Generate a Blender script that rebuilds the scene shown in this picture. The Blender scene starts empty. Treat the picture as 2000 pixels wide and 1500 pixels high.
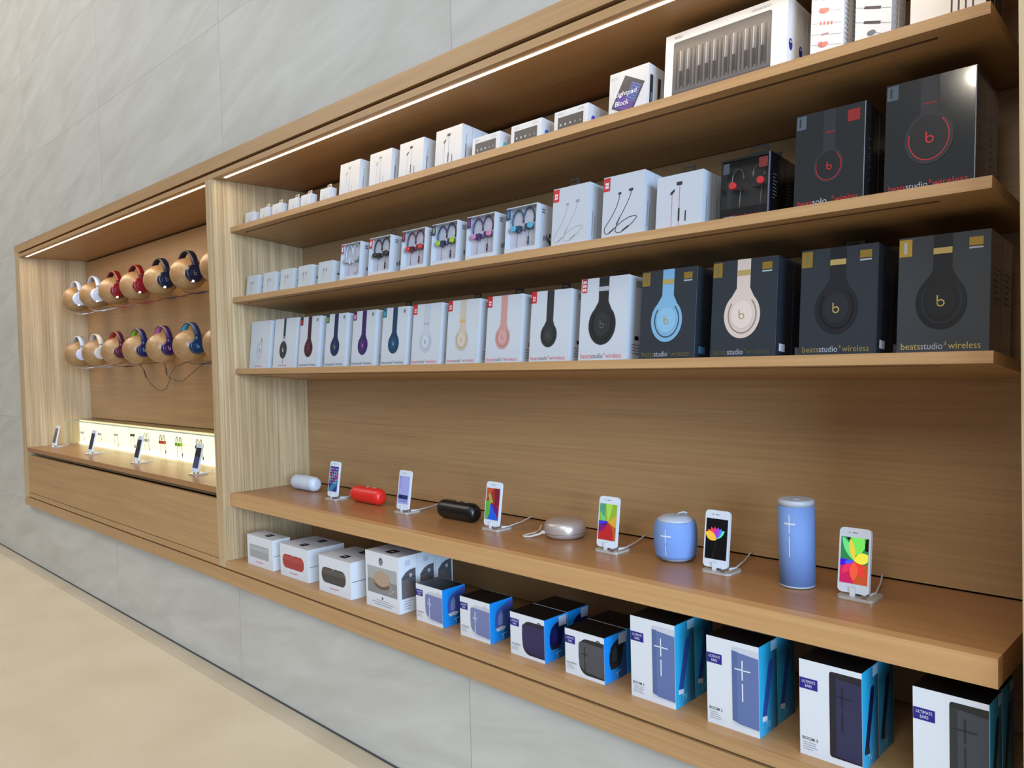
import bpy, math, random
from mathutils import Vector, Matrix
random.seed(7)
C = bpy.context.scene.collection
SC = bpy.context.scene
PI = math.pi

# ------------------------------------------------------------------ camera
H = 1.4218
cam = bpy.data.cameras.new('camera'); cam.lens = 36.0 * 1535.0 / 2000.0; cam.sensor_width = 36.0
cam.clip_start = 0.02; cam.clip_end = 100
co = bpy.data.objects.new('camera', cam); C.objects.link(co)
yaw, pit, rol = -0.7779058617, -0.0294225151, -0.0259117038
fw = Vector((math.sin(yaw)*math.cos(pit), math.cos(yaw)*math.cos(pit), math.sin(pit)))
rt = Vector((math.cos(yaw), -math.sin(yaw), 0)); up = rt.cross(fw)
r2 = rt*math.cos(rol) + up*math.sin(rol); u2 = -rt*math.sin(rol) + up*math.cos(rol)
m3 = Matrix((r2, u2, -fw)).transposed()
co.matrix_world = Matrix.Translation((0, 0, H)) @ m3.to_4x4()
SC.camera = co

# ------------------------------------------------------------------ colour management, world, lights
SC.view_settings.view_transform = 'Standard'; SC.view_settings.look = 'None'
SC.view_settings.gamma = 1.0; SC.view_settings.use_curve_mapping = False
SC.view_settings.exposure = 0.48

w = bpy.data.worlds.new('world'); SC.world = w; w.use_nodes = True
nt = w.node_tree; nt.nodes.clear()
out = nt.nodes.new('ShaderNodeOutputWorld'); bg = nt.nodes.new('ShaderNodeBackground')
tc = nt.nodes.new('ShaderNodeTexCoord'); dp = nt.nodes.new('ShaderNodeVectorMath'); dp.operation = 'DOT_PRODUCT'
dp.inputs[1].default_value = Vector((0.80, -0.55, 0.22)).normalized()
nt.links.new(tc.outputs['Generated'], dp.inputs[0])
rmp = nt.nodes.new('ShaderNodeValToRGB'); rmp.color_ramp.elements[0].position = 0.0; rmp.color_ramp.elements[1].position = 1.0
mr = nt.nodes.new('ShaderNodeMapRange'); mr.inputs[1].default_value = -1; mr.inputs[2].default_value = 1
nt.links.new(dp.outputs['Value'], mr.inputs[0]); nt.links.new(mr.outputs[0], rmp.inputs[0])
rmp.color_ramp.elements[0].color = (0.19, 0.19, 0.19, 1)
rmp.color_ramp.elements[1].color = (0.44, 0.52, 0.64, 1)
e = rmp.color_ramp.elements.new(0.62); e.color = (0.215, 0.22, 0.225, 1)
sz = nt.nodes.new('ShaderNodeSeparateXYZ'); nt.links.new(tc.outputs['Generated'], sz.inputs[0])
mz = nt.nodes.new('ShaderNodeMapRange'); mz.inputs[1].default_value = 0.45; mz.inputs[2].default_value = 1.0; mz.inputs[3].default_value = 0.0; mz.inputs[4].default_value = 1.0
nt.links.new(sz.outputs[2], mz.inputs[0])
mxw = nt.nodes.new('ShaderNodeMix'); mxw.data_type = 'RGBA'; nt.links.new(mz.outputs[0], mxw.inputs['Factor']); nt.links.new(rmp.outputs[0], mxw.inputs['A'])
mxw.inputs['B'].default_value = (1.25, 1.18, 1.08, 1)
md = nt.nodes.new('ShaderNodeMapRange'); md.inputs[1].default_value = -0.06; md.inputs[2].default_value = 0.06; nt.links.new(sz.outputs[2], md.inputs[0])
mxd = nt.nodes.new('ShaderNodeMix'); mxd.data_type = 'RGBA'; nt.links.new(md.outputs[0], mxd.inputs['Factor']); nt.links.new(mxw.outputs['Result'], mxd.inputs['B'])
mxd.inputs['A'].default_value = (0.035, 0.03, 0.026, 1)
nt.links.new(mxd.outputs['Result'], bg.inputs[0]); bg.inputs[1].default_value = 0.84
nt.links.new(bg.outputs[0], out.inputs[0])

def area(name, loc, target, sx, sy, power, col):
    l = bpy.data.lights.new(name, 'AREA'); l.shape = 'RECTANGLE'; l.size = sx; l.size_y = sy; l.energy = power; l.color = col
    o = bpy.data.objects.new(name, l); C.objects.link(o); o.location = loc
    o.rotation_euler = (Vector(target)-Vector(loc)).to_track_quat('-Z', 'Y').to_euler()
    return o
area('window_daylight', (9.5, -3.4, 2.7), (-2.5, 1.8, 1.3), 6.0, 4.0, 1600, (0.47, 0.69, 1.0))
area('ceiling_light', (0.5, -1.5, 3.3), (-1.0, 1.7, 0.7), 2.2, 1.2, 46, (0.93, 0.96, 1.0))
area('ceiling_light', (-7.0, -1.0, 5.0), (-6.8, 1.7, 2.4), 5.0, 1.2, 80, (1.0, 0.95, 0.88))
area('led_light', ((-3.37-0.42)/2, 1.634, 2.268), ((-3.37-0.42)/2, 1.72, 1.2), 2.95, 0.012, 2.4, (1.0, 0.78, 0.52))
area('led_light', ((-6.47-3.53)/2, 1.634, 2.268), ((-6.47-3.53)/2, 1.72, 1.2), 2.94, 0.012, 5.6, (1.0, 0.78, 0.52))
for lx in (-1.49, -3.9):
    l = bpy.data.lights.new('ceiling_downlight', 'SPOT'); l.energy = 9; l.spot_size = 0.8; l.shadow_soft_size = 0.045; l.color = (1, 0.9, 0.74)
    o = bpy.data.objects.new('ceiling_downlight', l); C.objects.link(o); o.location = (lx, -2.15, 4.2)
    o.rotation_euler = (Vector((lx + 0.9, 1.7, 1.4))-Vector(o.location)).to_track_quat('-Z', 'Y').to_euler()

# ------------------------------------------------------------------ materials
def lin(c):
    c = c/255.0
    return 0.74*(c/12.92 if c <= 0.04045 else ((c+0.055)/1.055)**2.4)
MC = {}
def mat(rgb, rough=0.5, metal=0.0, emit=0.0, coat=0.0, name=None):
    k = (tuple(rgb), rough, metal, emit, coat)
    if k in MC: return MC[k]
    m = bpy.data.materials.new(name or 'print_%02x%02x%02x' % tuple(int(v) for v in rgb)); m.use_nodes = True
    b = m.node_tree.nodes['Principled BSDF']
    c = tuple(lin(v) for v in rgb)+(1,)
    b.inputs['Base Color'].default_value = c; b.inputs['Roughness'].default_value = rough; b.inputs['Metallic'].default_value = metal
    b.inputs['Coat Weight'].default_value = coat; b.inputs['Coat Roughness'].default_value = 0.06
    if emit: b.inputs['Emission Color'].default_value = c; b.inputs['Emission Strength'].default_value = emit
    MC[k] = m; return m

def wood(name, axis, c0, c1, rough=0.42, contrast=1.0, fine=1.0):
    m = bpy.data.materials.new(name); m.use_nodes = True; t = m.node_tree; N = t.nodes; L = t.links
    b = N['Principled BSDF']; tcn = N.new('ShaderNodeTexCoord')
    def noise(along, across, detail, seed=0):
        mp = N.new('ShaderNodeMapping'); s = [across*fine]*3; s[axis] = along; mp.inputs['Scale'].default_value = s
        mp.inputs['Location'].default_value = (seed, seed*1.7, seed*.3)
        n = N.new('ShaderNodeTexNoise'); n.inputs['Scale'].default_value = 1.0; n.inputs['Detail'].default_value = detail; n.inputs['Roughness'].default_value = 0.6
        L.new(tcn.outputs['Object'], mp.inputs[0]); L.new(mp.outputs[0], n.inputs['Vector']); return n
    n1 = noise(1.6, 110, 3); n2 = noise(0.5, 14, 2, 3.1); n3 = noise(12, 420, 1, 9.0)
    a = N.new('ShaderNodeMath'); a.operation = 'MULTIPLY_ADD'; a.inputs[1].default_value = 0.55
    bb = N.new('ShaderNodeMath'); bb.operation = 'MULTIPLY'; bb.inputs[1].default_value = 0.33
    L.new(n2.outputs['Fac'], bb.inputs[0]); L.new(n1.outputs['Fac'], a.inputs[0]); L.new(bb.outputs[0], a.inputs[2])
    d = N.new('ShaderNodeMath'); d.operation = 'MULTIPLY_ADD'; d.inputs[1].default_value = 0.12
    L.new(n3.outputs['Fac'], d.inputs[0]); L.new(a.outputs[0], d.inputs[2])
    r = N.new('ShaderNodeValToRGB'); h = 0.13/contrast
    r.color_ramp.elements[0].position = 0.5-h; r.color_ramp.elements[1].position = 0.5+h
    r.color_ramp.elements[0].color = tuple(lin(v) for v in c0)+(1,); r.color_ramp.elements[1].color = tuple(lin(v) for v in c1)+(1,)
    L.new(d.outputs[0], r.inputs[0]); L.new(r.outputs[0], b.inputs['Base Color'])
    b.inputs['Roughness'].default_value = rough
    bp = N.new('ShaderNodeBump'); bp.inputs['Strength'].default_value = 0.05; bp.inputs['Distance'].default_value = 0.001
    L.new(n1.outputs['Fac'], bp.inputs['Height']); L.new(bp.outputs[0], b.inputs['Normal'])
    return m
WX = wood('oak_horizontal_grain', 0, (174, 131, 84), (202, 158, 106), contrast=0.75)
WZ = wood('oak_vertical_grain', 2, (166, 134, 92), (226, 196, 150), contrast=0.95, fine=1.5)
WXL = wood('oak_solid_edging', 0, (198, 148, 94), (214, 166, 110))
WXT = wood('oak_worktop', 0, (164, 112, 66), (182, 130, 80), rough=0.3, contrast=0.7)
WBALL = wood('oak_turned', 0, (152, 112, 70), (190, 148, 98), rough=0.35, fine=0.8, contrast=0.8)
DARK = mat((14, 10, 8), 0.8, name='shadow_gap_black')

def tile_material():
    m = bpy.data.materials.new('grey_porcelain_tile'); m.use_nodes = True; t = m.node_tree; N = t.nodes; L = t.links
    b = N['Principled BSDF']; tcn = N.new('ShaderNodeTexCoord'); sx = N.new('ShaderNodeSeparateXYZ'); L.new(tcn.outputs['Object'], sx.inputs[0])
    def M(op, a, bv=None):
        n = N.new('ShaderNodeMath'); n.operation = op
        for i, v in enumerate((a, bv)):
            if v is None: continue
            if hasattr(v, 'links') or hasattr(v, 'is_linked'): L.new(v, n.inputs[i])
            else: n.inputs[i].default_value = v
        return n.outputs[0]
    def seam(c, off, sp, half):
        f = M('FRACT', M('DIVIDE', M('SUBTRACT', c, off), sp)); d = M('ABSOLUTE', M('SUBTRACT', f, 0.5))
        return M('GREATER_THAN', d, 0.5-half/sp)
    s = M('MAXIMUM', seam(sx.outputs[0], -1.831, 1.546, 0.0022), seam(sx.outputs[2], 2.333, 0.6225, 0.0016))
    # per tile random offset
    ix = M('FLOOR', M('DIVIDE', M('SUBTRACT', sx.outputs[0], -1.831), 1.546)); iz = M('FLOOR', M('DIVIDE', M('SUBTRACT', sx.outputs[2], 2.333), 0.6225))
    cmb = N.new('ShaderNodeCombineXYZ'); L.new(ix, cmb.inputs[0]); L.new(iz, cmb.inputs[1])
    wn = N.new('ShaderNodeTexWhiteNoise'); wn.noise_dimensions = '3D'; L.new(cmb.outputs[0], wn.inputs['Vector'])
    mp = N.new('ShaderNodeMapping'); mp.inputs['Rotation'].default_value = (0, 0.24, 0); L.new(tcn.outputs['Object'], mp.inputs[0])
    mp2 = N.new('ShaderNodeMapping'); mp2.inputs['Scale'].default_value = (1.1, 1.0, 5.5); L.new(mp.outputs[0], mp2.inputs[0])
    ad = N.new('ShaderNodeVectorMath'); ad.operation = 'MULTIPLY_ADD'; ad.inputs[1].default_value = (7, 7, 7)
    L.new(wn.outputs['Color'], ad.inputs[0]); L.new(mp2.outputs[0], ad.inputs[2])
    n = N.new('ShaderNodeTexNoise'); n.inputs['Scale'].default_value = 1.6; n.inputs['Detail'].default_value = 7; n.inputs['Roughness'].default_value = 0.62; n.inputs['Distortion'].default_value = 0.5
    L.new(ad.outputs[0], n.inputs['Vector'])
    r = N.new('ShaderNodeValToRGB'); r.color_ramp.elements[0].position = 0.3; r.color_ramp.elements[1].position = 0.68
    r.color_ramp.elements[0].color = tuple(lin(v) for v in (191, 185, 172))+(1,); r.color_ramp.elements[1].color = tuple(lin(v) for v in (211, 206, 194))+(1,)
    L.new(n.outputs['Fac'], r.inputs[0])
    mx = N.new('ShaderNodeMix'); mx.data_type = 'RGBA'; L.new(s, mx.inputs['Factor']); L.new(r.outputs[0], mx.inputs['A'])
    mx.inputs['B'].default_value = tuple(lin(v) for v in (168, 168, 160))+(1,); L.new(mx.outputs['Result'], b.inputs['Base Color'])
    b.inputs['Roughness'].default_value = 0.55
    return m
TILE = tile_material()

def floor_material(name, c0, c1, sp):
    m = bpy.data.materials.new(name); m.use_nodes = True; t = m.node_tree; N = t.nodes; L = t.links
    b = N['Principled BSDF']; tcn = N.new('ShaderNodeTexCoord')
    n = N.new('ShaderNodeTexNoise'); n.inputs['Scale'].default_value = 3.0; n.inputs['Detail'].default_value = 6
    v = N.new('ShaderNodeTexVoronoi'); v.inputs['Scale'].default_value = 45; v.inputs['Randomness'].default_value = 1
    L.new(tcn.outputs['Object'], n.inputs['Vector']); L.new(tcn.outputs['Object'], v.inputs['Vector'])
    r = N.new('ShaderNodeValToRGB'); r.color_ramp.elements[0].position = 0.35; r.color_ramp.elements[1].position = 0.65
    r.color_ramp.elements[0].color = tuple(lin(x) for x in c0)+(1,); r.color_ramp.elements[1].color = tuple(lin(x) for x in c1)+(1,)
    L.new(n.outputs['Fac'], r.inputs[0])
    r2_ = N.new('ShaderNodeValToRGB'); r2_.color_ramp.elements[0].position = 0.10; r2_.color_ramp.elements[1].position = 0.16
    r2_.color_ramp.elements[0].color = (1, 1, 1, 1); r2_.color_ramp.elements[1].color = (0, 0, 0, 1)
    L.new(v.outputs['Distance'], r2_.inputs[0])
    wn = N.new('ShaderNodeMath'); wn.operation = 'GREATER_THAN'; wn.inputs[1].default_value = 0.62
    sp2 = N.new('ShaderNodeSeparateColor'); L.new(v.outputs['Color'], sp2.inputs[0]); L.new(sp2.outputs[0], wn.inputs[0])
    ml = N.new('ShaderNodeMath'); ml.operation = 'MULTIPLY'; L.new(wn.outputs[0], ml.inputs[0]); L.new(r2_.outputs[0], ml.inputs[1])
    mx = N.new('ShaderNodeMix'); mx.data_type = 'RGBA'; L.new(ml.outputs[0], mx.inputs['Factor']); L.new(r.outputs[0], mx.inputs['A'])
    mx.inputs['B'].default_value = tuple(lin(x) for x in sp)+(1,); L.new(mx.outputs['Result'], b.inputs['Base Color'])
    b.inputs['Roughness'].default_value = 0.5
    return m
FLOOR = floor_material('beige_terrazzo', (214, 198, 168), (222, 207, 178), (190, 173, 144))
FLOOR2 = floor_material('grey_beige_terrazzo_border', (190, 176, 150), (202, 188, 164), (160, 146, 124))

def glass_material():
    m = bpy.data.materials.new('clear_glass'); m.use_nodes = True; t = m.node_tree; N = t.nodes; L = t.links
    N.remove(N['Principled BSDF']); o = N['Material Output']
    tr = N.new('ShaderNodeBsdfTransparent'); tr.inputs[0].default_value = (0.93, 0.97, 0.93, 1)
    gl = N.new('ShaderNodeBsdfGlossy'); gl.inputs['Roughness'].default_value = 0.03
    lw = N.new('ShaderNodeLayerWeight'); lw.inputs[0].default_value = 0.5; pw = N.new('ShaderNodeMath'); pw.operation = 'POWER'; pw.inputs[1].default_value = 4.0
    L.new(lw.outputs['Facing'], pw.inputs[0]); fr = N.new('ShaderNodeMath'); fr.operation = 'MULTIPLY_ADD'; fr.inputs[1].default_value = 0.35; fr.inputs[2].default_value = 0.02; L.new(pw.outputs[0], fr.inputs[0])
    mx = N.new('ShaderNodeMixShader'); L.new(fr.outputs[0], mx.inputs[0]); L.new(tr.outputs[0], mx.inputs[1]); L.new(gl.outputs[0], mx.inputs[2])
    L.new(mx.outputs[0], o.inputs[0]); return m
GLASS = glass_material()
GEDGE = mat((186, 206, 186), 0.2, name='glass_edge_green')
def clear_film():
    m = bpy.data.materials.new('clear_film'); m.use_nodes = True; N = m.node_tree.nodes; L = m.node_tree.links
    N.remove(N['Principled BSDF']); tr = N.new('ShaderNodeBsdfTransparent'); gl = N.new('ShaderNodeBsdfGlossy'); gl.inputs['Roughness'].default_value = .06
    mx = N.new('ShaderNodeMixShader'); mx.inputs[0].default_value = .05; L.new(tr.outputs[0], mx.inputs[1]); L.new(gl.outputs[0], mx.inputs[2]); L.new(mx.outputs[0], N['Material Output'].inputs[0]); return m
FILM = clear_film()
ACRYL = mat((190, 182, 172), 0.12, 0.0, 0, 0.5, 'acrylic_foot')
ALU = mat((215, 215, 218), 0.28, 1.0, name='brushed_aluminium')

# ------------------------------------------------------------------ mesh builder
TXT = {}
def text_mesh(s, off=0.0):
    k = (s, off)
    if k in TXT: return TXT[k]
    cu = bpy.data.curves.new('t', 'FONT'); cu.body = s; cu.size = 1; cu.offset = off; cu.resolution_u = 3
    ob = bpy.data.objects.new('t', cu); me = ob.to_mesh()
    vs = [(v.co.x, v.co.y) for v in me.vertices]; fs = [tuple(p.vertices) for p in me.polygons]
    ob.to_mesh_clear(); bpy.data.objects.remove(ob); bpy.data.curves.remove(cu)
    x0 = min(v[0] for v in vs); x1 = max(v[0] for v in vs); y0 = min(v[1] for v in vs); y1 = max(v[1] for v in vs)
    vs = [((v[0]-x0)/(x1-x0), (v[1]-y0)/(y1-y0)) for v in vs]
    TXT[k] = (vs, fs); return TXT[k]

class MB:
    def __init__(s):
        s.v = []; s.f = []; s.m = []; s.mats = []; s.sm = []
        s.face('front', 0, 0)
    def mi(s, m):
        if m not in s.mats: s.mats.append(m)
        return s.mats.index(m)
    def add(s, vs, fs, m, smooth=False):
        b = len(s.v); s.v += [tuple(v) for v in vs]; i = s.mi(m)
        for f in fs: s.f.append([b+k for k in f]); s.m.append(i); s.sm.append(smooth)
    def box(s, x0, x1, y0, y1, z0, z1, m, side=None):
        side = side or {}
        vs = [(x0, y0, z0), (x1, y0, z0), (x1, y1, z0), (x0, y1, z0), (x0, y0, z1), (x1, y0, z1), (x1, y1, z1), (x0, y1, z1)]
        for n, f in (('bottom', (0, 3, 2, 1)), ('top', (4, 5, 6, 7)), ('front', (0, 1, 5, 4)), ('right', (1, 2, 6, 5)), ('back', (2, 3, 7, 6)), ('left', (3, 0, 4, 7))):
            s.add(vs, [f], side.get(n, m)) if n in side else s.add(vs, [f], m)
        return s
    # decals
    def face(s, kind, a, base):
        # kind front: (u,v)->(u, a-l, v); side: (a+l, u, v); top: (u, v, a+l)
        s.kind = kind; s.a = a; s.l = base; return s
    def P(s, u, v, lift):
        if s.kind == 'front': return (u, s.a-lift, v)
        if s.kind == 'side': return (s.a+lift, u, v)
        return (u, v, s.a+lift)
    def poly(s, pts, m, lv=1):
        s.add([s.P(u, v, lv*0.00035) for u, v in pts], [list(range(len(pts)))], m); return s
    def rect(s, u0, v0, u1, v1, m, lv=1): return s.poly([(u0, v0), (u1, v0), (u1, v1), (u0, v1)], m, lv)
    def ell(s, cu, cv, ru, rv, m, lv=1, a0=0, a1=2*PI, n=32):
        return s.poly([(cu+ru*math.cos(a0+(a1-a0)*i/n), cv+rv*math.sin(a0+(a1-a0)*i/n)) for i in range(n + (0 if a1-a0 >= 2*PI-1e-6 else 1))], m, lv)
    def rell(s, cu, cv, ru, rv, ang, m, lv=1, n=28):
        ca, sa = math.cos(ang), math.sin(ang)
        return s.poly([(cu+ru*math.cos(t)*ca-rv*math.sin(t)*sa, cv+ru*math.cos(t)*sa+rv*math.sin(t)*ca) for t in [2*PI*i/n for i in range(n)]], m, lv)
    def ring(s, cu, cv, ru, rv, wd, m, lv=1, a0=0, a1=2*PI, n=36):
        for i in range(n):
            t0 = a0+(a1-a0)*i/n; t1 = a0+(a1-a0)*(i+1)/n
            s.poly([(cu+ru*math.cos(t0), cv+rv*math.sin(t0)), (cu+ru*math.cos(t1), cv+rv*math.sin(t1)), (cu+(ru-wd)*math.cos(t1), cv+(rv-wd)*math.sin(t1)), (cu+(ru-wd)*math.cos(t0), cv+(rv-wd)*math.sin(t0))], m, lv)
        return s
    def rrect(s, u0, v0, u1, v1, r, m, lv=1, corners=(1, 1, 1, 1), n=8):
        pts = []
        for k, (cx, cy, a) in enumerate(((u1-r, v1-r, 0), (u0+r, v1-r, PI/2), (u0+r, v0+r, PI), (u1-r, v0+r, 1.5*PI))):
            if corners[k]: pts += [(cx+r*math.cos(a+PI/2*i/n), cy+r*math.sin(a+PI/2*i/n)) for i in range(n+1)]
            else: pts.append((u1 if k in (0, 3) else u0, v1 if k in (0, 1) else v0))
        return s.poly(pts, m, lv)
    def stroke(s, pts, wd, m, lv=1):
        for (a, b), (c, d) in zip(pts[:-1], pts[1:]):
            L = math.hypot(c-a, d-b)
            if L < 1e-7: continue
            nx, ny = -(d-b)/L*wd/2, (c-a)/L*wd/2
            s.poly([(a+nx, b+ny), (c+nx, d+ny), (c-nx, d-ny), (a-nx, b-ny)], m, lv)
        return s
    def text(s, t, u0, v0, wd, ht, m, lv=2, off=0.0, shear=0.0):
        vs, fs = text_mesh(t, off)
        s.add([s.P(u0+x*wd+shear*y*ht, v0+y*ht, lv*0.00035) for x, y in vs], fs, m); return s
    # solids
    def lathe(s, prof, m, axis='z', n=32, c=(0, 0, 0), sc=(1, 1), cap=True, ms=None):
        rows = []
        vs = []
        for t, r in prof:
            for i in range(n):
                a = 2*PI*i/n; p = r*math.cos(a)*sc[0]; q = r*math.sin(a)*sc[1]
                vs.append({'z': (c[0]+p, c[1]+q, c[2]+t), 'x': (c[0]+t, c[1]+p, c[2]+q), 'y': (c[0]+q, c[1]+t, c[2]+p)}[axis])
        for j in range(len(prof)-1):
            fs = [(j*n+i, j*n+(i+1) % n, (j+1)*n+(i+1) % n, (j+1)*n+i) for i in range(n)]
            rows.append(fs)
        for j, fs in enumerate(rows): s._addraw(vs, fs, (ms[j] if ms else m), True, j == 0)
        if cap:
            b = s._base
            i0 = s.mi(ms[0] if ms else m); i1 = s.mi(ms[-1] if ms else m)
            s.f.append([b+k for k in range(n)][::-1]); s.m.append(i0); s.sm.append(False)
            s.f.append([b+(len(prof)-1)*n+k for k in range(n)]); s.m.append(i1); s.sm.append(False)
        return s
    def _addraw(s, vs, fs, m, smooth, first):
        if first: s._base = len(s.v); s.v += vs
        i = s.mi(m)
        for f in fs: s.f.append([s._base+k for k in f]); s.m.append(i); s.sm.append(smooth)
    def tube(s, pts, r, m, n=8, closed=False):
        P = [Vector(p) for p in pts]; N = len(P); vs = []
        prev = None
        for i in range(N):
            d = (P[min(i+1, N-1)]-P[max(i-1, 0)]).normalized()
            ref = Vector((0, 0, 1)) if abs(d.z) < 0.9 else Vector((0, 1, 0))
            if prev is None: x = d.cross(ref).normalized()
            else: x = (prev-d*prev.dot(d)).normalized()
            prev = x; y = d.cross(x)
            rr = r[i] if isinstance(r, (list, tuple)) else r
            for k in range(n):
                a = 2*PI*k/n; vs.append(tuple(P[i]+x*math.cos(a)*rr+y*math.sin(a)*rr))
        fs = [(i*n+k, i*n+(k+1) % n, (i+1)*n+(k+1) % n, (i+1)*n+k) for i in range(N-1) for k in range(n)]
        fs += [tuple(range(n))[::-1], tuple((N-1)*n+k for k in range(n))]
        s.add(vs, fs, m, True); return s
    def rprism(s, x0, x1, z0, z1, r, y0, y1, m, n=6):
        pts = []
        for cx, cz, a in ((x1-r, z1-r, 0), (x0+r, z1-r, PI/2), (x0+r, z0+r, PI), (x1-r, z0+r, 1.5*PI)):
            pts += [(cx+r*math.cos(a+PI/2*i/n), cz+r*math.sin(a+PI/2*i/n)) for i in range(n+1)]
        k = len(pts); vs = [(p[0], y0, p[1]) for p in pts]+[(p[0], y1, p[1]) for p in pts]
        s.add(vs, [tuple(range(k)), tuple(range(2*k-1, k-1, -1))]+[(i, (i+1) % k, k+(i+1) % k, k+i) for i in range(k)], m); return s
    def build(s, name, parent=None, loc=(0, 0, 0), rot=(0, 0, 0), bevel=0):
        me = bpy.data.meshes.new(name); me.from_pydata(s.v, [], s.f)
        for m in s.mats: me.materials.append(m)
        for p, i, sm in zip(me.polygons, s.m, s.sm): p.material_index = i; p.use_smooth = sm
        me.update()
        o = bpy.data.objects.new(name, me); C.objects.link(o); o.location = loc; o.rotation_euler = rot
        if parent: o.parent = parent
        if bevel:
            b = o.modifiers.new('bevel', 'BEVEL'); b.width = bevel; b.segments = 2; b.limit_method = 'ANGLE'
        return o

def tag(o, label, cat, group=None):
    o['label'] = label; o['category'] = cat
    if group: o['group'] = group
    return o
def thing(name, label, cat, loc=(0, 0, 0), rot=(0, 0, 0), group=None):
    o = bpy.data.objects.new(name, None); C.objects.link(o); o.location = loc; o.rotation_euler = rot; o.empty_display_size = 0.05
    return tag(o, label, cat, group)
def dup(o, loc, label):
    c = o.copy(); C.objects.link(c); c.location = loc; c['label'] = label
    for ch in list(o.children):
        d = ch.copy(); C.objects.link(d); d.parent = c
        for g in ch.children:
            k = g.copy(); C.objects.link(k); k.parent = d
    return c
def struct(o): o['kind'] = 'structure'; return o

# ------------------------------------------------------------------ room
XL, XR = -6.715, 2.95            # outer frame of the built-in cabinetry
ZB, ZT = 0.447, 2.364
YW = 1.632
b = MB()
b.box(-16, XL, YW, 2.3, 0, 5.2, TILE); b.box(XR, 9, YW, 2.3, 0, 5.2, TILE)
b.box(XL, XR, YW, 2.3, ZT, 5.2, TILE); b.box(XL, XR, YW, 2.3, 0, ZB, TILE)
struct(b.build('wall_back'))
struct(MB().box(-16, 5, -1.6, 1.545, -0.1, 0, FLOOR).build('floor'))
struct(MB().box(-16, 9, 1.545, 2.3, -0.1, 0, FLOOR2).build('trim_1'))
struct(MB().box(-16, 9, 1.628, 1.6318, 0.0, 0.007, mat((70, 70, 72), 0.7, name='joint_grey')).build('trim_2'))

# ------------------------------------------------------------------ cabinetry
YF = 1.6; YB = 2.046
frm = thing('cabinet_surround', 'pale oak outer frame with dark shadow gap, set in the tiled wall around the bays', 'frame', ((XL+XR)/2, YF, ZB))
def cab(mb, name, parent):
    o = mb.build(name); o.parent = parent
    o.matrix_parent_inverse = Matrix.Translation(parent.location).inverted(); return o
cab(MB().box(XL, XR, YF, 2.1, 2.308, ZT, WX), 'top_board', frm)
cab(MB().box(XL, XR, YF, 2.1, ZB, 0.507, WX), 'bottom_board', frm)
cab(MB().box(XL, -6.638, YF, 2.1, 0.507, 2.308, WZ), 'side_board', frm)
cab(MB().box(XR-0.077, XR, YF, 2.1, 0.507, 2.308, WZ), 'side_board', frm)
b = MB(); b.box(-6.638, XR-0.077, 1.625, 1.66, 2.296, 2.308, DARK); b.box(-6.638, XR-0.077, 1.625, 1.66, 0.507, 0.514, DARK)
b.box(-6.638, XR-0.077, 2.075, 2.1, 0.507, 2.308, DARK)
cab(b, 'shadow_gap', frm)

def bay(label, x0, x1, xo0, xo1, kind):
    """x0,x1 inner clear opening; xo0,xo1 outer edges of its side panels"""
    t = thing('display_cabinet', label, 'cabinet', ((x0+x1)/2, YF, 0.515))
    cab(MB().box(xo0, xo1, YF, 2.074, 2.272, 2.295, WX), 'ceiling_board', t)
    cab(MB().box(xo0, x0, YF, 2.074, 0.515, 2.2719, WZ), 'side_panel', t)
    cab(MB().box(x1, xo1, YF, 2.074, 0.515, 2.2719, WZ), 'side_panel', t)
    cab(MB().box(x0, x1, YF, 2.074, 0.515, 0.546, WX), 'base_board', t)
    lx0, lx1 = x0+0.058, x1-0.06
    led = MB().box(lx0, lx1, 1.629, 1.639, 2.2695, 2.2719, mat((255, 236, 205), 0.5, 0, 3.4, 0, 'led_diffuser')); cab(led, 'led_strip', t)
    return t
left = bay('left oak display bay holding the wooden head forms, with drawers below its counter', -6.600, -3.500, -6.634, -3.4775, 'L')
mid = bay('middle oak display bay with three slanted box shelves and a thick counter', -3.432, -0.329, -3.4735, -0.3, 'M')
right = bay('right oak display bay, only its edge showing at the right border', -0.268, 2.83, -0.296, 2.866, 'R')

def tilted_shelf(t, z, label, x0=-3.428, x1=-0.389, ys=1.679):
    T = 0.114
    mb = MB(); mb.box(0, x1-x0, 0, 0.362, -0.0238, 0, WX)
    o = mb.build('shelf', None, (x0, ys, z), (-T, 0, 0), 0.0012); o.parent = t
    o.matrix_parent_inverse = Matrix.Translation(t.location).inverted(); o['label'] = label
    ch = MB(); ch.box(0.085, x1-x0-0.10, 0.034, 0.043, -0.0243, -0.0239, mat((96, 66, 40), 0.6, name='channel_brown'))
    ch.ell(0, 0, 0, 0, DARK) if False else None
    ch.box(0.073, 0.085, 0.033, 0.044, -0.0244, -0.0239, DARK)
    c = ch.build('shelf_channel'); c.parent = o
    return o
def backs(t, x0, x1, joints, z0, z1):
    xs = [x0]+joints+[x1]
    for a, c in zip(xs[:-1], xs[1:]):
        cab(MB().box(a+0.0012, c-0.0012, YB, 2.074, z0, z1, WX), 'back_panel', t)
backs(mid, -3.432, -0.329, [], 0.549, 0.795); backs(mid, -3.432, -0.329, [], 0.855, 2.260)
for z, l in ((2.063, 'top slanted shelf'), (1.7435, 'second slanted shelf'), (1.418, 'third slanted shelf, above the open display space')):
    tilted_shelf(mid, z, l)
ctr = cab(MB().box(-3.4315, -0.375, 1.665, 2.044, 0.7955, 0.8515, WXT), 'counter', mid)
cab(MB().box(-3.4315, -0.375, 1.631, 1.6648, 0.7955, 0.8515, WXL), 'counter_edging', mid)
backs(left, -6.600, -3.500, [-5.784, -5.026, -4.268], 1.068, 2.260)
backs(left, -6.600, -3.500, [], 0.549, 1.060)
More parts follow.
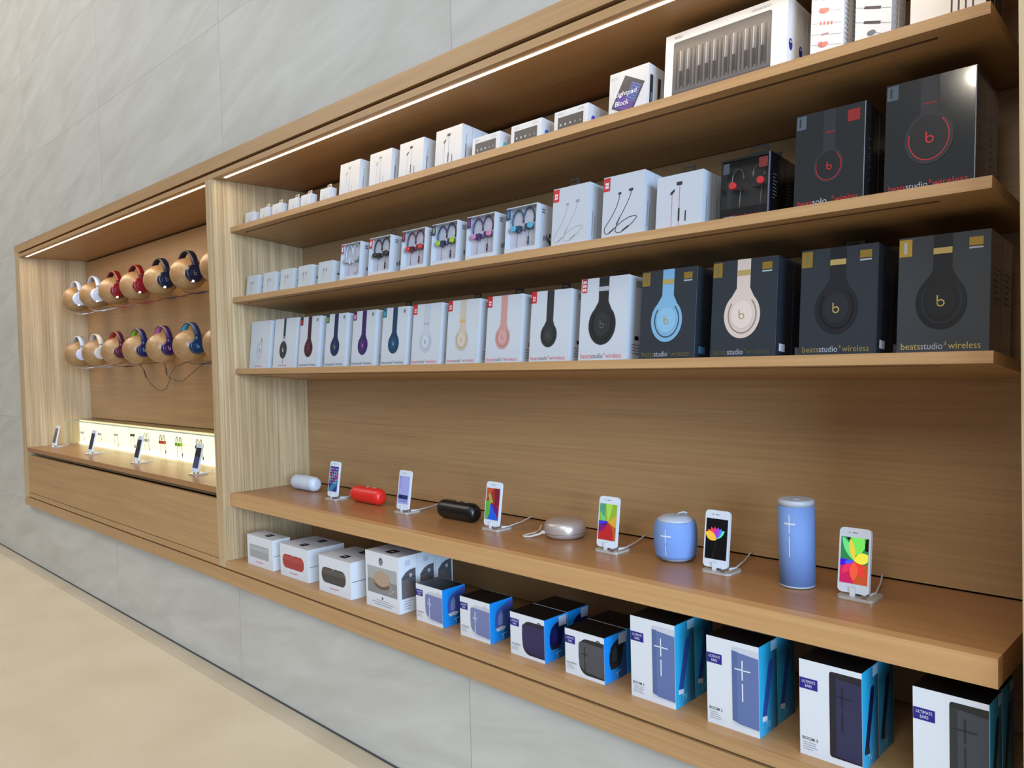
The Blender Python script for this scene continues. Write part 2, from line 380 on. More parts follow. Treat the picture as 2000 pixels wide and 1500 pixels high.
cab(MB().box(-6.5995, -3.5005, YF, 2.044, 0.850, 0.878, WXT), 'counter', left)
cab(MB().box(-6.5995, -3.5005, 1.645, 1.66, 0.822, 0.850, WX), 'recess_board', left)
for a, c in ((-6.597, -5.8455), (-5.8435, -3.503)):
    cab(MB().box(a, c, YF+0.002, 1.622, 0.5495, 0.822, WX), 'drawer_front', left)
backs(right, -0.268, 2.83, [], 0.549, 2.260)
cab(MB().box(-0.2675, 2.8295, 1.631, 2.044, 0.7955, 0.8515, WXT), 'counter', right)
for z in (2.063, 1.7435, 1.418): tilted_shelf(right, z, 'empty slanted shelf of the right bay', -0.22, 2.78)

# ------------------------------------------------------------------ printed boxes
WHITE = mat((208, 211, 214), 0.35, name='shaded_white_carton'); WHITE2 = mat((202, 205, 209), 0.35, name='shaded_white_carton_grey')  # upper-shelf whites: blocked overhead light put into the colour, darker than speaker cartons
GREY = mat((118, 119, 124), 0.5); LGREY = mat((158, 160, 165), 0.5); DGREY = mat((90, 92, 96), 0.5)
BLK = mat((10, 10, 12), 0.3, 0, 0, 0, 'black_print'); CHAR = mat((46, 51, 57), 0.12, 0, 0, 0.6, 'charcoal_sheen_carton')  # charcoal carton: grey-blue sheen of the room mixed into the base colour
CHARB = mat((14, 14, 15), 0.14, 0, 0, 0.6, 'black_gloss_carton'); TABK = mat((8, 8, 8), 0.4, name='black_tab')
RED = mat((205, 30, 36), 0.4); GOLD = mat((176, 140, 60), 0.3, 0.5); SILV = mat((180, 182, 186), 0.35); PRED = mat((224, 110, 116), 0.5)
WTX = mat((235, 235, 238), 0.4); GOLDL = mat((226, 196, 120), 0.25, 0.5)

def lines(b, u0, u1, v, n, m, dv=0.005, wd=0.0018, jitter=0.35):
    for i in range(n):
        uu = u1-(u1-u0)*jitter*random.random(); b.rect(u0, v-i*dv, uu, v-i*dv+wd, m, 1)
def side_print(b, w_, d, h, txt=GREY, dot=None, top=True):
    b.face('side', w_, 0)
    if top:
        for i in range(3): b.rect(d*.42, h*.93-i*.006, d*.9, h*.93-i*.006+.003, txt)
    if dot: b.rect(d*.46, h*.26, d*.68, h*.26+.011, dot)
    lines(b, d*.3, d*.9, h*.2, 4, txt, .008, .002)
    b.face('front', 0, 0)
def hang_tab(parent, w_, d, h, m=TABK, wd=0.034, ht=0.014, fx=0.62):
    t = MB(); x = w_*fx; y = d*.5
    t.box(x-wd/2, x+wd/2, y-.0006, y+.0006, h, h+ht*.55, m); t.box(x-wd/2, x-wd/2+.004, y-.0006, y+.0006, h+ht*.55, h+ht*.8, m)
    t.box(x+wd/2-.009, x+wd/2, y-.0006, y+.0006, h+ht*.55, h+ht*.8, m); t.box(x-wd/2, x+wd/2, y-.0006, y+.0006, h+ht*.8, h+ht, m)
    t.build('hang_tab', parent)
def base_box(w_, d, h, m, side=None):
    b = MB(); b.box(0, w_, 0, d, 0, h, m, side); return b
def letter_b(b, cx, cy, r, m, lv=6):
    wd = r*.34
    b.ring(cx, cy, r, r, wd, m, lv, n=20); b.rect(cx-r, cy, cx-r+wd, cy+r*2.1, m, lv)
def over_ear(b, cx, cy, rx, ry, bw, h, shell, ring_m, inner, logo, band2=None, mark=None, z_mark=None):
    """side view of a headphone: band from the top edge down to a round ear cup"""
    b.rect(cx-bw*.45, cy+ry*.5, cx+bw*.55, h-.0003, shell, 2)
    b.poly([(cx-bw*.45, cy+ry*1.16), (cx+bw*.55, cy+ry*1.16), (cx+rx*.68, cy+ry*.70), (cx-rx*.68, cy+ry*.70)], shell, 2.5)
    b.ell(cx, cy, rx, ry, shell, 3)
    b.ring(cx+rx*.02, cy+ry*.02, rx*.80, ry*.82, rx*.07, ring_m, 4, -PI*1.22, PI*.28)
    b.ell(cx, cy+ry*.02, rx*.60, ry*.60, inner, 5)
    letter_b(b, cx, cy-ry*.05, rx*.16, logo)
    if mark: b.rect(cx-bw*.45, z_mark, cx+bw*.55, z_mark+bw*.36, mark, 4)

def words(b, parts, v, ht):
    for t, u0, u1, m in parts: b.text(t, u0, v, u1-u0, ht*(1.0 if t != '3' else .55), m, 2) if t != '3' else b.text(t, u0, v+ht*.6, u1-u0, ht*.5, m, 2)

TILT = (-0.114, 0, 0)
ROWY = {1: 1.7231, 2: 1.7239, 3: 1.7345}; ROWZ = {1: 2.0583, 2: 1.7387, 3: 1.4133}
cT, sT = math.cos(0.114), math.sin(0.114)
def place(mb, name, label, cat, row, x, group=None, d=.05, h=.1, w_=.1, tab=None, parts=None, behind=0, blabel=None, bscale=None):
    y, z = ROWY[row], ROWZ[row]
    if tab is None and not parts:
        o = mb.build(name, None, (x, y, z), TILT); tag(o, label, cat, group)
    else:
        o = thing(name, label, cat, (x, y, z), TILT, group); mb.build('carton', o)
        if tab: hang_tab(o, w_, d, h, **tab)
        if parts: parts(o)
    for k in range(behind):
        q = (k+1)*(d+.0015); bl = blabel if isinstance(blabel, str) else blabel[k]
        dup(o, (x, y+cT*q, z-sT*q), bl)
    return o

# --- third shelf: headphone boxes
G3 = 'headphone boxes on the third shelf'
# 1 white wired
b = base_box(.179, .05, .220, WHITE)
cx, cy = .088, .086
b.ring(cx, cy, .025, .036, .0025, LGREY, 1); b.ring(cx, cy, .019, .028, .001, LGREY, 1); b.ell(cx, cy, .006, .010, LGREY, 1); b.rect(cx+.012, cy+.036, cx+.019, cy+.056, GREY, 1); b.rect(cx-.001, cy-.056, cx+.001, cy-.036, LGREY, 1)
b.text('beatsep', .055, .009, .062, .011, PRED)
side_print(b, .179, .05, .22)
place(b, 'headphone_box', 'white box with a faint grey headphone drawing, nearest the left panel, third shelf', 'box', 3, -3.411, G3)
# 2 black wired
b = base_box(.186, .05, .220, WHITE)
cx, cy = .083, .083
b.rect(cx-.006, cy+.05, cx+.012, .2197, mat((40, 44, 42), .4), 2); b.ring(cx+.003, cy+.047, .013, .011, .003, SILV, 3); b.ell(cx, cy, .030, .038, mat((40, 44, 42), .4), 4); letter_b(b, cx, cy-.004, .006, WTX, 5)
b.rect(cx-.001, cy-.062, cx+.002, cy-.038, GREY, 1); b.text('beatsep', .05, .009, .07, .011, PRED); side_print(b, .186, .05, .22, dot=BLK)
place(b, 'headphone_box', 'white box with a black wired headphone pictured, silver joint above its cup', 'box', 3, -3.193, G3)
def solo(x, wid, shell, ringc, inner, logo, tagm, tag2, textm, label, dotm, small_badge, tab, behind=0, blabel=None, mark=None):
    b = base_box(wid, .077, .217, WHITE)
    over_ear(b, wid*.49, .083, .032, .0365, .027, .217, shell, ringc, inner, logo, mark=mark, z_mark=.142)
    b.rect(0, .182, .021, .2169, tagm, 2)
    if tag2: b.rect(.003, .186, .017, .204, tag2, 3)
    else:
        for i in range(2):
            for j in range(2): b.rect(.006+i*.006, .188+j*.008, .010+i*.006, .194+j*.008, WTX, 3)
    if small_badge: b.rect(wid-.026, .196, wid-.015, .206, GREY, 2); b.rect(wid-.024, .193, wid-.017, .196, GREY, 2)
    m1, m2 = textm
    words(b, [('beats', .006, .046, m1), ('solo', .047, .075, m2), ('3', .076, .081, m1), ('wireless', .083, wid-.012, m1)], .009, .0115)
    side_print(b, wid, .077, .217, GREY, dotm)
    place(b, 'headphone_box', label, 'box', 3, x, G3, .077, .217, wid, tab, None, behind, blabel)
TBK = dict(wd=.034, ht=.024, fx=.66)
MAR = mat((62, 20, 36), .35); NAV = mat((26, 32, 74), .35); PUR = mat((54, 22, 88), .35); TEA = mat((16, 58, 88), .35)
solo(-2.978, .152, MAR, mat((84, 28, 44), .4), mat((80, 24, 40), .4), RED, MAR, RED, (GREY, DGREY), 'white box picturing a maroon headphone with a red logo on its cup', MAR, True, None)
solo(-2.777, .147, NAV, mat((46, 52, 100), .4), mat((36, 42, 92), .4), mat((160, 196, 60)), NAV, mat((120, 160, 50)), (GREY, DGREY), 'white box picturing a navy headphone with a lime logo on its cup', NAV, True, None)
solo(-2.585, .148, PUR, mat((84, 50, 120), .4), mat((70, 34, 104), .4), mat((220, 130, 200)), mat((60, 20, 60)), mat((220, 130, 190)), (GREY, DGREY), 'white box picturing a purple headphone with a pink logo on its cup', NAV, True, None)
solo(-2.392, .149, TEA, mat((40, 84, 116), .4), mat((24, 74, 104), .4), mat((120, 200, 230)), mat((20, 90, 110)), mat((60, 150, 160)), (GREY, DGREY), 'white box picturing a dark teal headphone with a pale blue logo on its cup', mat((10, 40, 70)), True, TBK)
solo(-2.211, .153, mat((196, 202, 210), .4), mat((160, 166, 176), .4), mat((206, 212, 218), .4), GREY, RED, None, (PRED, GREY), 'white box picturing a silvery white headphone, red tag in its corner', None, False, None, mark=mat((176, 182, 188), .4))
solo(-2.022, .153, mat((206, 190, 168), .4), mat((166, 148, 122), .4), mat((216, 202, 182), .4), mat((170, 140, 100)), RED, None, (PRED, GREY), 'white box picturing a pale gold headphone, red tag in its corner', mat((200, 180, 150)), False, TBK, mark=mat((222, 178, 120), .3))
solo(-1.829, .153, mat((208, 150, 142), .4), mat((170, 110, 104), .4), mat((214, 162, 154), .4), mat((200, 130, 124)), RED, None, (PRED, GREY), 'white box picturing a rose gold headphone, red tag in its corner', mat((190, 120, 118)), False, TBK)
solo(-1.636, .156, mat((34, 38, 38), .5), mat((22, 24, 24), .5), mat((44, 48, 48), .5), DGREY, RED, None, (PRED, GREY), 'white box picturing a small matte black headphone, beside the rose gold one', BLK, False, TBK)
def studio(x, w_, h, body, shell, ringc, inner, logo, tagm, wtext, label, row=3, mark=None, badge=GOLD, tab=None, behind=1, blabel=None, tagw=.026, white=False, dotm=None, group=G3, word='studio'):
    d = .082
    b = base_box(w_, d, h, body)
    over_ear(b, w_*.487, h*.435, .0475, .0565, .035, h, shell, ringc, inner, logo, mark=mark, z_mark=h*.835)
    if white:
        b.rect(.004, h-.040, .022, h-.0004, RED, 2)
        for i in range(2):
            for j in range(3): b.rect(.007+i*.007, h-.036+j*.011, .012+i*.007, h-.028+j*.011, WTX, 3)
    else:
        b.rect(.001, h-.040, tagw, h-.004, tagm, 2); b.rect(tagw*.4, h-.034, tagw*.62, h-.010, mat((120, 108, 70), .4) if tagm is GOLD else SILV, 3)
        if badge:
            b.rect(w_-.038, h-.030, w_-.013, h-.013, badge, 2); lines(b, w_-.036, w_-.015, h-.018, 2, body, .006, .001, .05)
            if badge is GOLD: b.rect(w_-.038, h-.036, w_-.013, h-.0325, SILV, 2)
    m1, m2 = wtext
    words(b, [('beats', .009, .046, m1), (word, .047, .088, m2), ('3', .090, .095, m1), ('wireless', .098, w_-.014, m1)], .010, .0135)
    b.face('side', w_, 0)
    if white: side_print(b, w_, d, h, GREY, BLK)
    else:
        lines(b, d*.3, d*.9, h*.7, 6, mat((60, 62, 66), .4), .012, .0015)
        if dotm: b.rect(d*.25, .018, d*.62, .036, dotm)
        b.rect(-.0001, 0, .0012, h, mat((120, 126, 134), .3), 2)
    b.face('front', 0, 0)
    place(b, 'headphone_box', label, 'box', row, x, group, d, h, w_, tab, None, behind, blabel)
BH = mat((30, 32, 33), .4)
studio(-1.442, .166, .238, WHITE, BH, mat((16, 17, 18), .4), mat((42, 44, 45), .4), DGREY, RED, (PRED, GREY), 'white box picturing a large black headphone, beside the first dark box', mark=SILV, tab=TBK, white=True, behind=0)
TBK2 = dict(wd=.04, ht=.018, fx=.62)
ARC = mat((52, 70, 84), .4)
studio(-1.231, .167, .239, CHAR, mat((128, 178, 208), .4), ARC, mat((142, 190, 218), .4), GOLDL, GOLD, (mat((110, 98, 50), .4), SILV), 'glossy charcoal box picturing a light blue headphone', mark=GOLDL, tab=TBK2, dotm=mat((70, 130, 160)), blabel='dark box of the same kind hidden behind the light blue headphone box')
studio(-1.018, .169, .242, CHAR, mat((222, 200, 184), .4), mat((150, 130, 120), .4), mat((232, 212, 198), .4), GOLDL, GOLD, (mat((90, 82, 48), .4), SILV), 'glossy charcoal box picturing a cream beige headphone', mark=GOLDL, dotm=WTX, blabel='dark box standing behind the cream headphone box')
studio(-.791, .169, .244, CHAR, mat((30, 31, 36), .3), mat((10, 11, 14), .3), mat((38, 39, 44), .3), GOLDL, GOLD, (mat((150, 132, 70), .4), SILV), 'glossy charcoal box picturing a blue-grey dark headphone with gold logo, second from the right', mark=GOLDL, tab=TBK2, dotm=WTX, blabel='dark box standing behind the blue-grey dark headphone box')
studio(-.580, .170, .245, mat((62, 64, 66), .12, 0, 0, .6), mat((22, 22, 22), .3), mat((40, 41, 42), .3), mat((28, 28, 28), .3), GOLDL, mat((202, 158, 60), .3, .3), (mat((196, 172, 92), .4), SILV), 'glossy dark box picturing a black headphone with gold logo, rightmost on the third shelf', mark=GOLDL, blabel='dark box standing behind the rightmost box of the third shelf')  # body colour lightened, reflected sheen painted in here too

# --- second shelf
G2 = 'earphone boxes on the second shelf'
PODL = ['nearest the left panel', 'second from the left panel', 'third from the left panel', 'fourth from the left panel', 'beside the white windowed box']
OFFW = mat((202, 206, 206), .4, name='off_white_carton')
for x, l in zip((-3.393, -3.239, -3.089, -2.942, -2.788), PODL):
    b = base_box(.103, .05, .101, OFFW)
    for s_, cx in ((-1, .040), (1, .060)):
        b.ell(cx, .068, .006, .006, LGREY, 1); b.rect(cx-.002, .035 if s_ < 0 else .058, cx+.002, .068, LGREY, 1)
    b.rrect(.040, .022, .058, .050, .004, mat((204, 206, 206)), 1); b.face('side', .103, 0); b.ell(.030, .05, .0045, .0045, DGREY, 1); b.rect(.022, .046, .027, .054, GREY, 1); b.face('front', 0, 0)
    place(b, 'earbud_case_box', 'small off-white square box of wireless earbuds on the second shelf, %s' % l, 'box', 2, x, 'small earbud boxes on the second shelf', .05, .101, .103)

def hook_phone(parent, cx, cz, main, acc, mirror, cable_m, scale=1.0, y=0.0115, light=False):
    s = mirror
    b = MB()
    pts = [(cx+s*.018*scale*math.cos(a), y, cz+.020*scale+.028*scale*math.sin(a)) for a in [(-.35+3.7*i/14) for i in range(15)]]
    b.tube(pts, .0024, main, 8)
    b.box(cx-.013, cx+.014, y-.006, y+.006, cz-.006, cz+.010, main)
    b.lathe([(-.006, .0085), (-.002, .0098), (.004, .0090)], acc, 'y', 18, (cx+s*.012, y-.0055, cz+.002))
    b.tube([(cx-s*.010, y-.003, cz-.002), (cx-s*.013, y-.006, cz-.013)], [.0045, .003], main, 8)
    b.build('earphone', parent)
    c = MB(); c.tube([(cx, y, cz-.004), (cx+s*.001, y, cz-.030), (cx, y, cz-.062)], .0010, cable_m, 6)
    if s > 0: c.tube([(cx, y, cz-.030), (cx, y, cz-.052)], .0027, main, 8)
    c.build('cable', parent)
def pbeats(x, main, acc, cable_m, tagm, tag2, label, behind=0, blabel=None, tab=None):
    w_, d, h, t = .131, .078, .154, .0025
    b = MB()
    b.box(0, t, 0, d, 0, h, WHITE); b.box(w_-.004, w_, 0, d, 0, h, WHITE); b.box(t, w_-.004, 0, d, 0, t, WHITE); b.box(t, w_-.004, 0, d, h-t, h, WHITE)
    b.box(t, w_-.004, .019, d, t, h-t, mat((210, 208, 218), .4, name='window_tray')); b.box(t, w_-.004, 0, .004, t, .026, WHITE)
    b.text('powerbeats', .022, .008, .050, .009, GREY if tag2 is not WTX else PRED, 2); b.text('wireless', .076, .010, .030, .007, GREY if tag2 is not WTX else PRED, 2)
    b.rect(.0005, h-.038, .020, h-.003, tagm, 2); b.rect(.006, h-.030, .014, h-.012, tag2, 3)
    b.face('side', w_, 0)
    for i in range(2): b.rect(.02, h*.88-i*.008, .034, h*.88-i*.008+.005, GREY)
    for cu, cv, r in ((.035, .052, .008), (.046, .056, .010), (.054, .050, .007), (.060, .064, .008), (.062, .044, .008)): b.ell(cu, cv, r*.5, r, BLK if cu > .05 else GREY, 1)
    b.face('front', 0, 0)
    def parts(o):
        hook_phone(o, .042, .086, main, acc, -1, cable_m, 1.25); hook_phone(o, .088, .089, main, acc, 1, cable_m, 1.25)
        wq = MB(); wq.face('front', 0.0006, 0); wq.rect(t, .026, w_-.004, h-t, FILM, 1); wq.build('window', o)
    place(b, 'earphone_box', label, 'box', 2, x, 'windowed earphone boxes on the second shelf', d, h, w_, tab, parts, behind, blabel)
GC = mat((110, 112, 118), .4)
pbeats(-2.630, mat((205, 206, 212), .3), mat((170, 172, 178), .3), LGREY, RED, WTX, 'windowed box of white hook earphones, first of the windowed boxes from the left')
pbeats(-2.441, mat((24, 24, 24), .3), mat((44, 44, 44), .3), GC, RED, WTX, 'windowed box of black hook earphones with a red tag', tab=dict(wd=.03, ht=.032, fx=.7))
pbeats(-2.243, mat((84, 22, 44), .3), mat((210, 56, 44), .3), GC, mat((86, 16, 44)), mat((190, 40, 50)), 'windowed box of maroon and red hook earphones')
pbeats(-2.076, mat((30, 36, 84), .3), mat((158, 196, 44), .3), GC, mat((26, 30, 84)), mat((140, 176, 60)), 'windowed box of navy and lime hook earphones')
pbeats(-1.899, mat((66, 34, 92), .3), mat((206, 128, 172), .3), GC, mat((56, 24, 100)), mat((120, 60, 130)), 'windowed box of purple and pink hook earphones')
pbeats(-1.719, mat((24, 66, 92), .3), mat((84, 170, 198), .3), GC, mat((18, 56, 96)), mat((60, 130, 160)), 'windowed box of teal and light blue hook earphones', behind=1, blabel='windowed box standing behind the teal and light blue earphones')
def neck_box(x, ink, dark, label, tab):
    w_, h, d = .136, .181, .046
    b = base_box(w_, d, h, WHITE2)
    b.rect(.001, h-.040, .023, h-.003, RED, 2)
    for i in range(2):
        for j in range(2): b.rect(.007+i*.006, h-.032+j*.009, .012+i*.006, h-.025+j*.009, WTX, 3)
    W = .0022 if dark else .0012
    P1 = [(.057, .128), (.054, .110), (.046, .090), (.034, .070), (.020, .052), (.010, .040), (.009, .030), (.014, .023), (.022, .022), (.034, .028), (.05, .040), (.070, .052), (.092, .060), (.112, .061), (.116, .056), (.104, .044), (.086, .032), (.066, .022), (.052, .022), (.046, .028), (.050, .040), (.056, .056), (.070, .078), (.082, .098), (.092, .118), (.095, .132)]
    b.stroke(P1, W, ink, 1)
    b.rect(.052, .126, .062, .132, ink, 2); b.rect(.087, .130, .101, .137, ink, 2)
    b.stroke([(.026, .024), (.042, .034)], .004, ink, 2); b.stroke([(.070, .025), (.090, .036)], .0045, ink, 2); b.stroke([(.050, .045), (.060, .062)], W*1.5, ink, 2)
    b.text('beatsx', .045, .006, .034, .010, PRED, 2)
    b.face('side', w_, 0); b.rect(.016, .030, .020, .100, LGREY); b.rect(.026, .020, .029, .090, LGREY); b.face('front', 0, 0)
    place(b, 'earphone_box', label[0], 'box', 2, x, G2, d, h, w_, tab, None, 1, label[1])
neck_box(-1.526, LGREY, False, ('white box with a pale grey neckband earphone drawn on it', 'white box standing behind the pale grey neckband box'), dict(wd=.034, ht=.028, fx=.45))
neck_box(-1.341, mat((44, 42, 50), .4), True, ('white box with a black neckband earphone drawn on it', 'white box standing behind the black neckband box'), None)
def wired_buds(b, w_, h, ink, ink2, big):
    k = h/.141
    b.rect(w_*.34, h*.08, w_*.34+big*.8, h*.66, ink2, 1); b.rect(w_*.50, h*.10, w_*.50+big, h*.86, ink2, 1)
    b.poly([(w_*.30, h*.66), (w_*.32, h*.70), (w_*.40, h*.75), (w_*.40, h*.70), (w_*.34, h*.65)], ink, 2)
    b.rect(w_*.44, h*.80, w_*.56, h*.86, ink, 2)
    b.rect(w_*.50-big*.6, h*.18, w_*.50+big*1.6, h*.40, ink, 2); b.rect(w_*.64, h*.16, w_*.64+big*1.5, h*.34, ink, 2)
b = base_box(.135, .048, .148, WHITE2); wired_buds(b, .135, .148, mat((40, 34, 38), .4), mat((200, 120, 130), .4), .0022)
b.text('urbeats', .045, .004, .05, .010, PRED, 2)
b.face('side', .135, 0); b.rect(.018, .02, .022, .09, LGREY); b.face('front', 0, 0)
place(b, 'earphone_box', 'white box with black and red wired earphones drawn on it, second shelf', 'box', 2, -1.164, G2, .048, .148, .135, dict(wd=.036, ht=.024, fx=.58), None, 1, 'box standing behind the black and red wired earphone box')
# black windowed box
def black_window(o):
    for cx, cz, s_ in ((.036, .092, -1), (.090, .094, 1)):
        m_ = mat((34, 20, 20), .3); q = MB(); q.tube([(cx+s_*.015*math.cos(a), .016, cz+.018+.024*math.sin(a)) for a in [(-.35+3.7*i/14) for i in range(15)]], .002, mat((60, 56, 56), .2), 8)
        q.box(cx-.012, cx+.012, .010, .020, cz-.012, cz-.002, m_); q.lathe([(-.003, .0085), (.004, .009), (.006, .006)], RED, 'y', 18, (cx-.008 if s_ < 0 else cx+.010, .006, cz+.000))
        q.build('earphone', o)
        c = MB(); c.tube([(cx+.008, .016, cz-.012), (cx+.006, .016, cz-.058)], .001, GC, 6); c.build('cable', o)
    wq = MB(); wq.face('front', 0.0006, 0); wq.rect(.004, .034, .122, .148, FILM, 1); wq.build('window', o)
b = MB(); w_, d, h = .128, .07, .156
b.box(0, .004, 0, d, 0, h, CHARB); b.box(w_-.006, w_, 0, d, 0, h, CHARB); b.box(.004, w_-.006, 0, d, h-.006, h, CHARB); b.box(.004, w_-.006, .026, d, 0, h-.006, mat((22, 20, 18), .4)); b.box(.004, w_-.006, .0, .026, 0, .034, CHARB)
b.rect(.006, h-.036, .022, h-.010, mat((70, 78, 84), .3), 2); b.rect(.098, h-.034, .120, h-.010, mat((120, 28, 28), .4), 2)
b.rect(w_-.0055, 0, w_-.0015, h, mat((100, 104, 124), .3), 2)
b.text('power', .012, .008, .026, .008, SILV, 2); b.text('beats3 wireless', .040, .009, .07, .009, RED, 2)
b.face('side', w_, 0); lines(b, .012, .034, .105, 8, GREY, .008, .0012, .6); b.face('front', 0, 0)
place(b, 'earphone_box', 'black windowed box of dark earphones with red discs, between white boxes and large dark boxes', 'box', 2, -.979, G2, d, h, w_, dict(wd=.046, ht=.034, fx=.62), black_window, 1, 'black box standing behind the windowed box of dark red earphones')
# black and red solo
def dark_red(x, w_, h, label, word, rx, ry, bw, badge, blabel, cy):
    b = base_box(w_, .078, h, mat((38, 40, 41), .12, 0, 0, .6))
    SH = mat((46, 46, 52), .3)
    b.rect(w_*.5-bw*.5, cy+ry*.5, w_*.5+bw*.5, h-.0004, SH, 2); b.ell(w_*.5, cy, rx, ry, SH, 3); b.ell(w_*.5, cy, rx*.86, ry*.86, mat((30, 30, 32), .3), 4)
    b.ring(w_*.5, cy, rx*.84, ry*.86, rx*.045, mat((200, 40, 44), .35), 5, -PI*1.08, PI*.28); b.ring(w_*.5, cy, rx*.68, ry*.68, rx*.05, SH, 5, -.6*PI, -.1*PI)
    letter_b(b, w_*.5+.002, cy-.004, rx*.17, mat((214, 40, 44), .35))
    b.rect(w_*.5-bw*.3, h*.76, w_*.5+bw*.4, h*.772, mat((150, 34, 40), .35), 4)
    b.rect(.002, h-.034, .024, h-.003, mat((88, 98, 106), .3), 2); b.rect(.008, h-.028, .012, h-.008, mat((40, 44, 50)), 3)
    if badge:
        b.rect(w_-.038, h-.038, w_-.012, h-.012, mat((150, 26, 30), .4), 2); lines(b, w_-.034, w_-.016, h-.020, 3, mat((30, 24, 24)), .006, .002, .05)
    words(b, [('beats', .010, .042, RED), (word, .043, .075 if word == 'solo' else .084, SILV), ('3', .086, .091, RED), ('wireless', .093, w_-.012, RED)], .011, .013)
    b.rect(w_-.0016, 0, w_, h, mat((150, 152, 160), .3), 2)
    b.face('side', w_, 0); lines(b, .018, .034, h*.65, 3, GREY, .02, .0012, .5); lines(b, .026, .032, h*.5, 5, mat((60, 76, 100)), .014, .004, .2); b.face('front', 0, 0)
    place(b, 'headphone_box', label, 'box', 2, x, 'dark headphone boxes on the second shelf', .078, h, w_, None, None, 1, blabel)
dark_red(-.793, .154, .221, 'black box picturing a dark headphone with red ring, red square badge at top', 'solo', .034, .038, .028, True, 'black box standing behind the box with the red square badge', .094)
dark_red(-.598, .169, .239, 'large black box with red-ringed dark headphone pictured, rightmost on the second shelf', 'studio', .046, .054, .034, False, 'black box standing behind the rightmost box of the second shelf', .112)

# --- top shelf
G1 = 'small adapter boxes on the top shelf'
PL = ['nearest the left panel', 'second from the left panel', 'third from the left panel', 'fourth from the left panel', 'fifth from the left panel', 'next to the first tall white box']
CLR = mat((205, 190, 170), .2, name='clear_hanger')
for i, (x, l) in enumerate(zip((-3.382, -3.245, -3.134, -2.997, -2.897, -2.751), PL)):
    b = base_box(.073, .029, .067, WHITE)
    b.rect(.010, .010, .018, .020, LGREY); b.ell(.012, .016, .004, .004, GREY if i % 2 == 0 else LGREY); b.ell(.036, .030, .004, .004, LGREY); b.stroke([(.014, .020), (.03, .042), (.05, .040), (.058, .024)], .0009, LGREY); b.rect(.055, .016, .059, .026, GREY if i % 2 == 0 else LGREY)
    b.face('side', .073, 0); b.rect(.010, .02, .020, .05, mat((214, 216, 222))); b.face('front', 0, 0)
    place(b, 'adapter_box', 'tiny white cube box on the top shelf, %s' % l, 'box', 1, x, G1, .029, .067, .073, dict(m=CLR, wd=.03, ht=.018, fx=.6))
for k, (x, ink, ink2, l) in enumerate(((-2.614, LGREY, LGREY, 'tall white box with faint grey wired earphones, first after the tiny boxes'), (-2.417, LGREY, LGREY, 'tall white box with faint grey wired earphones, between two others of its size'), (-2.237, mat((60, 60, 60)), LGREY, 'tall white box with dark grey wired earphones, one other dark one to its right'), (-2.038, mat((70, 74, 70)), LGREY, 'tall white box with dark wired earphones, beside the small box with the dark picture'))):
    b = base_box(.132, .043, .140, WHITE); wired_buds(b, .132, .140, ink, ink2, .0016 if k < 2 else .0022)
    b.face('side', .132, 0); b.rect(.016, .020, .0205, .080, GREY if k else LGREY); b.rect(.018, .084, .021, .11, LGREY); b.face('front', 0, 0)
    place(b, 'earphone_box', l, 'box', 1, x, 'white wired earphone boxes on the top shelf', .043, .140, .132, None, None, 2 if k == 3 else 1, ['tall white box standing behind ' + s_ for s_ in (('the first tall earphone box',), ('the second tall earphone box',), ('the third tall earphone box',), ('the fourth tall earphone box', 'the fourth earphone box, rearmost of three'))[k]])
def roli(x, dot, label, blabel=None):
    b = base_box(.125, .054, .075, WHITE)
    b.rect(.014, .004, .108, .056, mat((58, 54, 54), .35), 1)
    for i in range(5): b.rect(.022+i*.018, .030, .028+i*.018, .036, SILV if i < 3 else GREY, 2)
    b.text('ROLI', .014, .063, .018, .0055, LGREY); b.text('BLOCK', .088, .063, .022, .0055, LGREY)
    b.face('side', .125, 0); b.ell(.024, .034, .010, .011, dot); b.rect(.036, .010, .038, .06, LGREY); b.face('front', 0, 0)
    place(b, 'control_block_box', label, 'box', 1, x, 'small music controller boxes on the top shelf', .054, .075, .125, None, None, 1 if blabel else 0, blabel)
roli(-1.853, mat((70, 200, 180)), 'small white box with a dark five-button device pictured, turquoise dot on its side')
roli(-1.679, mat((50, 110, 200)), 'small white box with a dark five-button device pictured, blue dot on its side')
roli(-1.504, mat((80, 70, 170)), 'small white box with a dark five-button device pictured, violet dot on its side', 'small white box standing behind the violet dotted box')
b = base_box(.126, .034, .131, WHITE)
ang = math.radians(-27); cx, cy = .062, .060
def rot2(u, v): return (cx+u*math.cos(ang)-v*math.sin(ang), cy+u*math.sin(ang)+v*math.cos(ang))
def rq(u0, v0, u1, v1, m, lv): b.poly([rot2(u0, v0), rot2(u1, v0), rot2(u1, v1), rot2(u0, v1)], m, lv)
rq(-.036, -.046, .036, .046, mat((62, 60, 66), .35), 1); rq(-.004, -.040, .030, .036, mat((92, 110, 176), .35), 2); rq(-.030, -.040, -.004, -.004, mat((84, 60, 150), .35), 2); rq(-.004, -.040, .030, -.010, mat((104, 66, 150), .35), 3)
for i in range(10): rq(-.003, -.038+i*.0075, .029, -.036+i*.0075, mat((60, 60, 110), .4), 4)
b.text('Lightpad', .020, .058, .070, .016, WTX, 6, .01, .12); b.text('Block', .022, .036, .044, .014, WTX, 6, .01, .12); b.text('ROLI', .006, .112, .022, .007, LGREY)
b.face('side', .126, 0); b.rrect(.007, .004, .021, .104, .004, mat((44, 42, 46), .3), 1); b.rect(.012, .03, .017, .056, GREY, 2); b.face('front', 0, 0)
place(b, 'control_block_box', 'white box with a tilted dark pad glowing blue and violet pictured', 'box', 1, -1.307, None, .034, .131, .126, None, None, 1, 'white box standing behind the box with the tilted pad')
b = base_box(.326, .050, .181, mat((250, 246, 240), .35, name='warm_white_carton'))
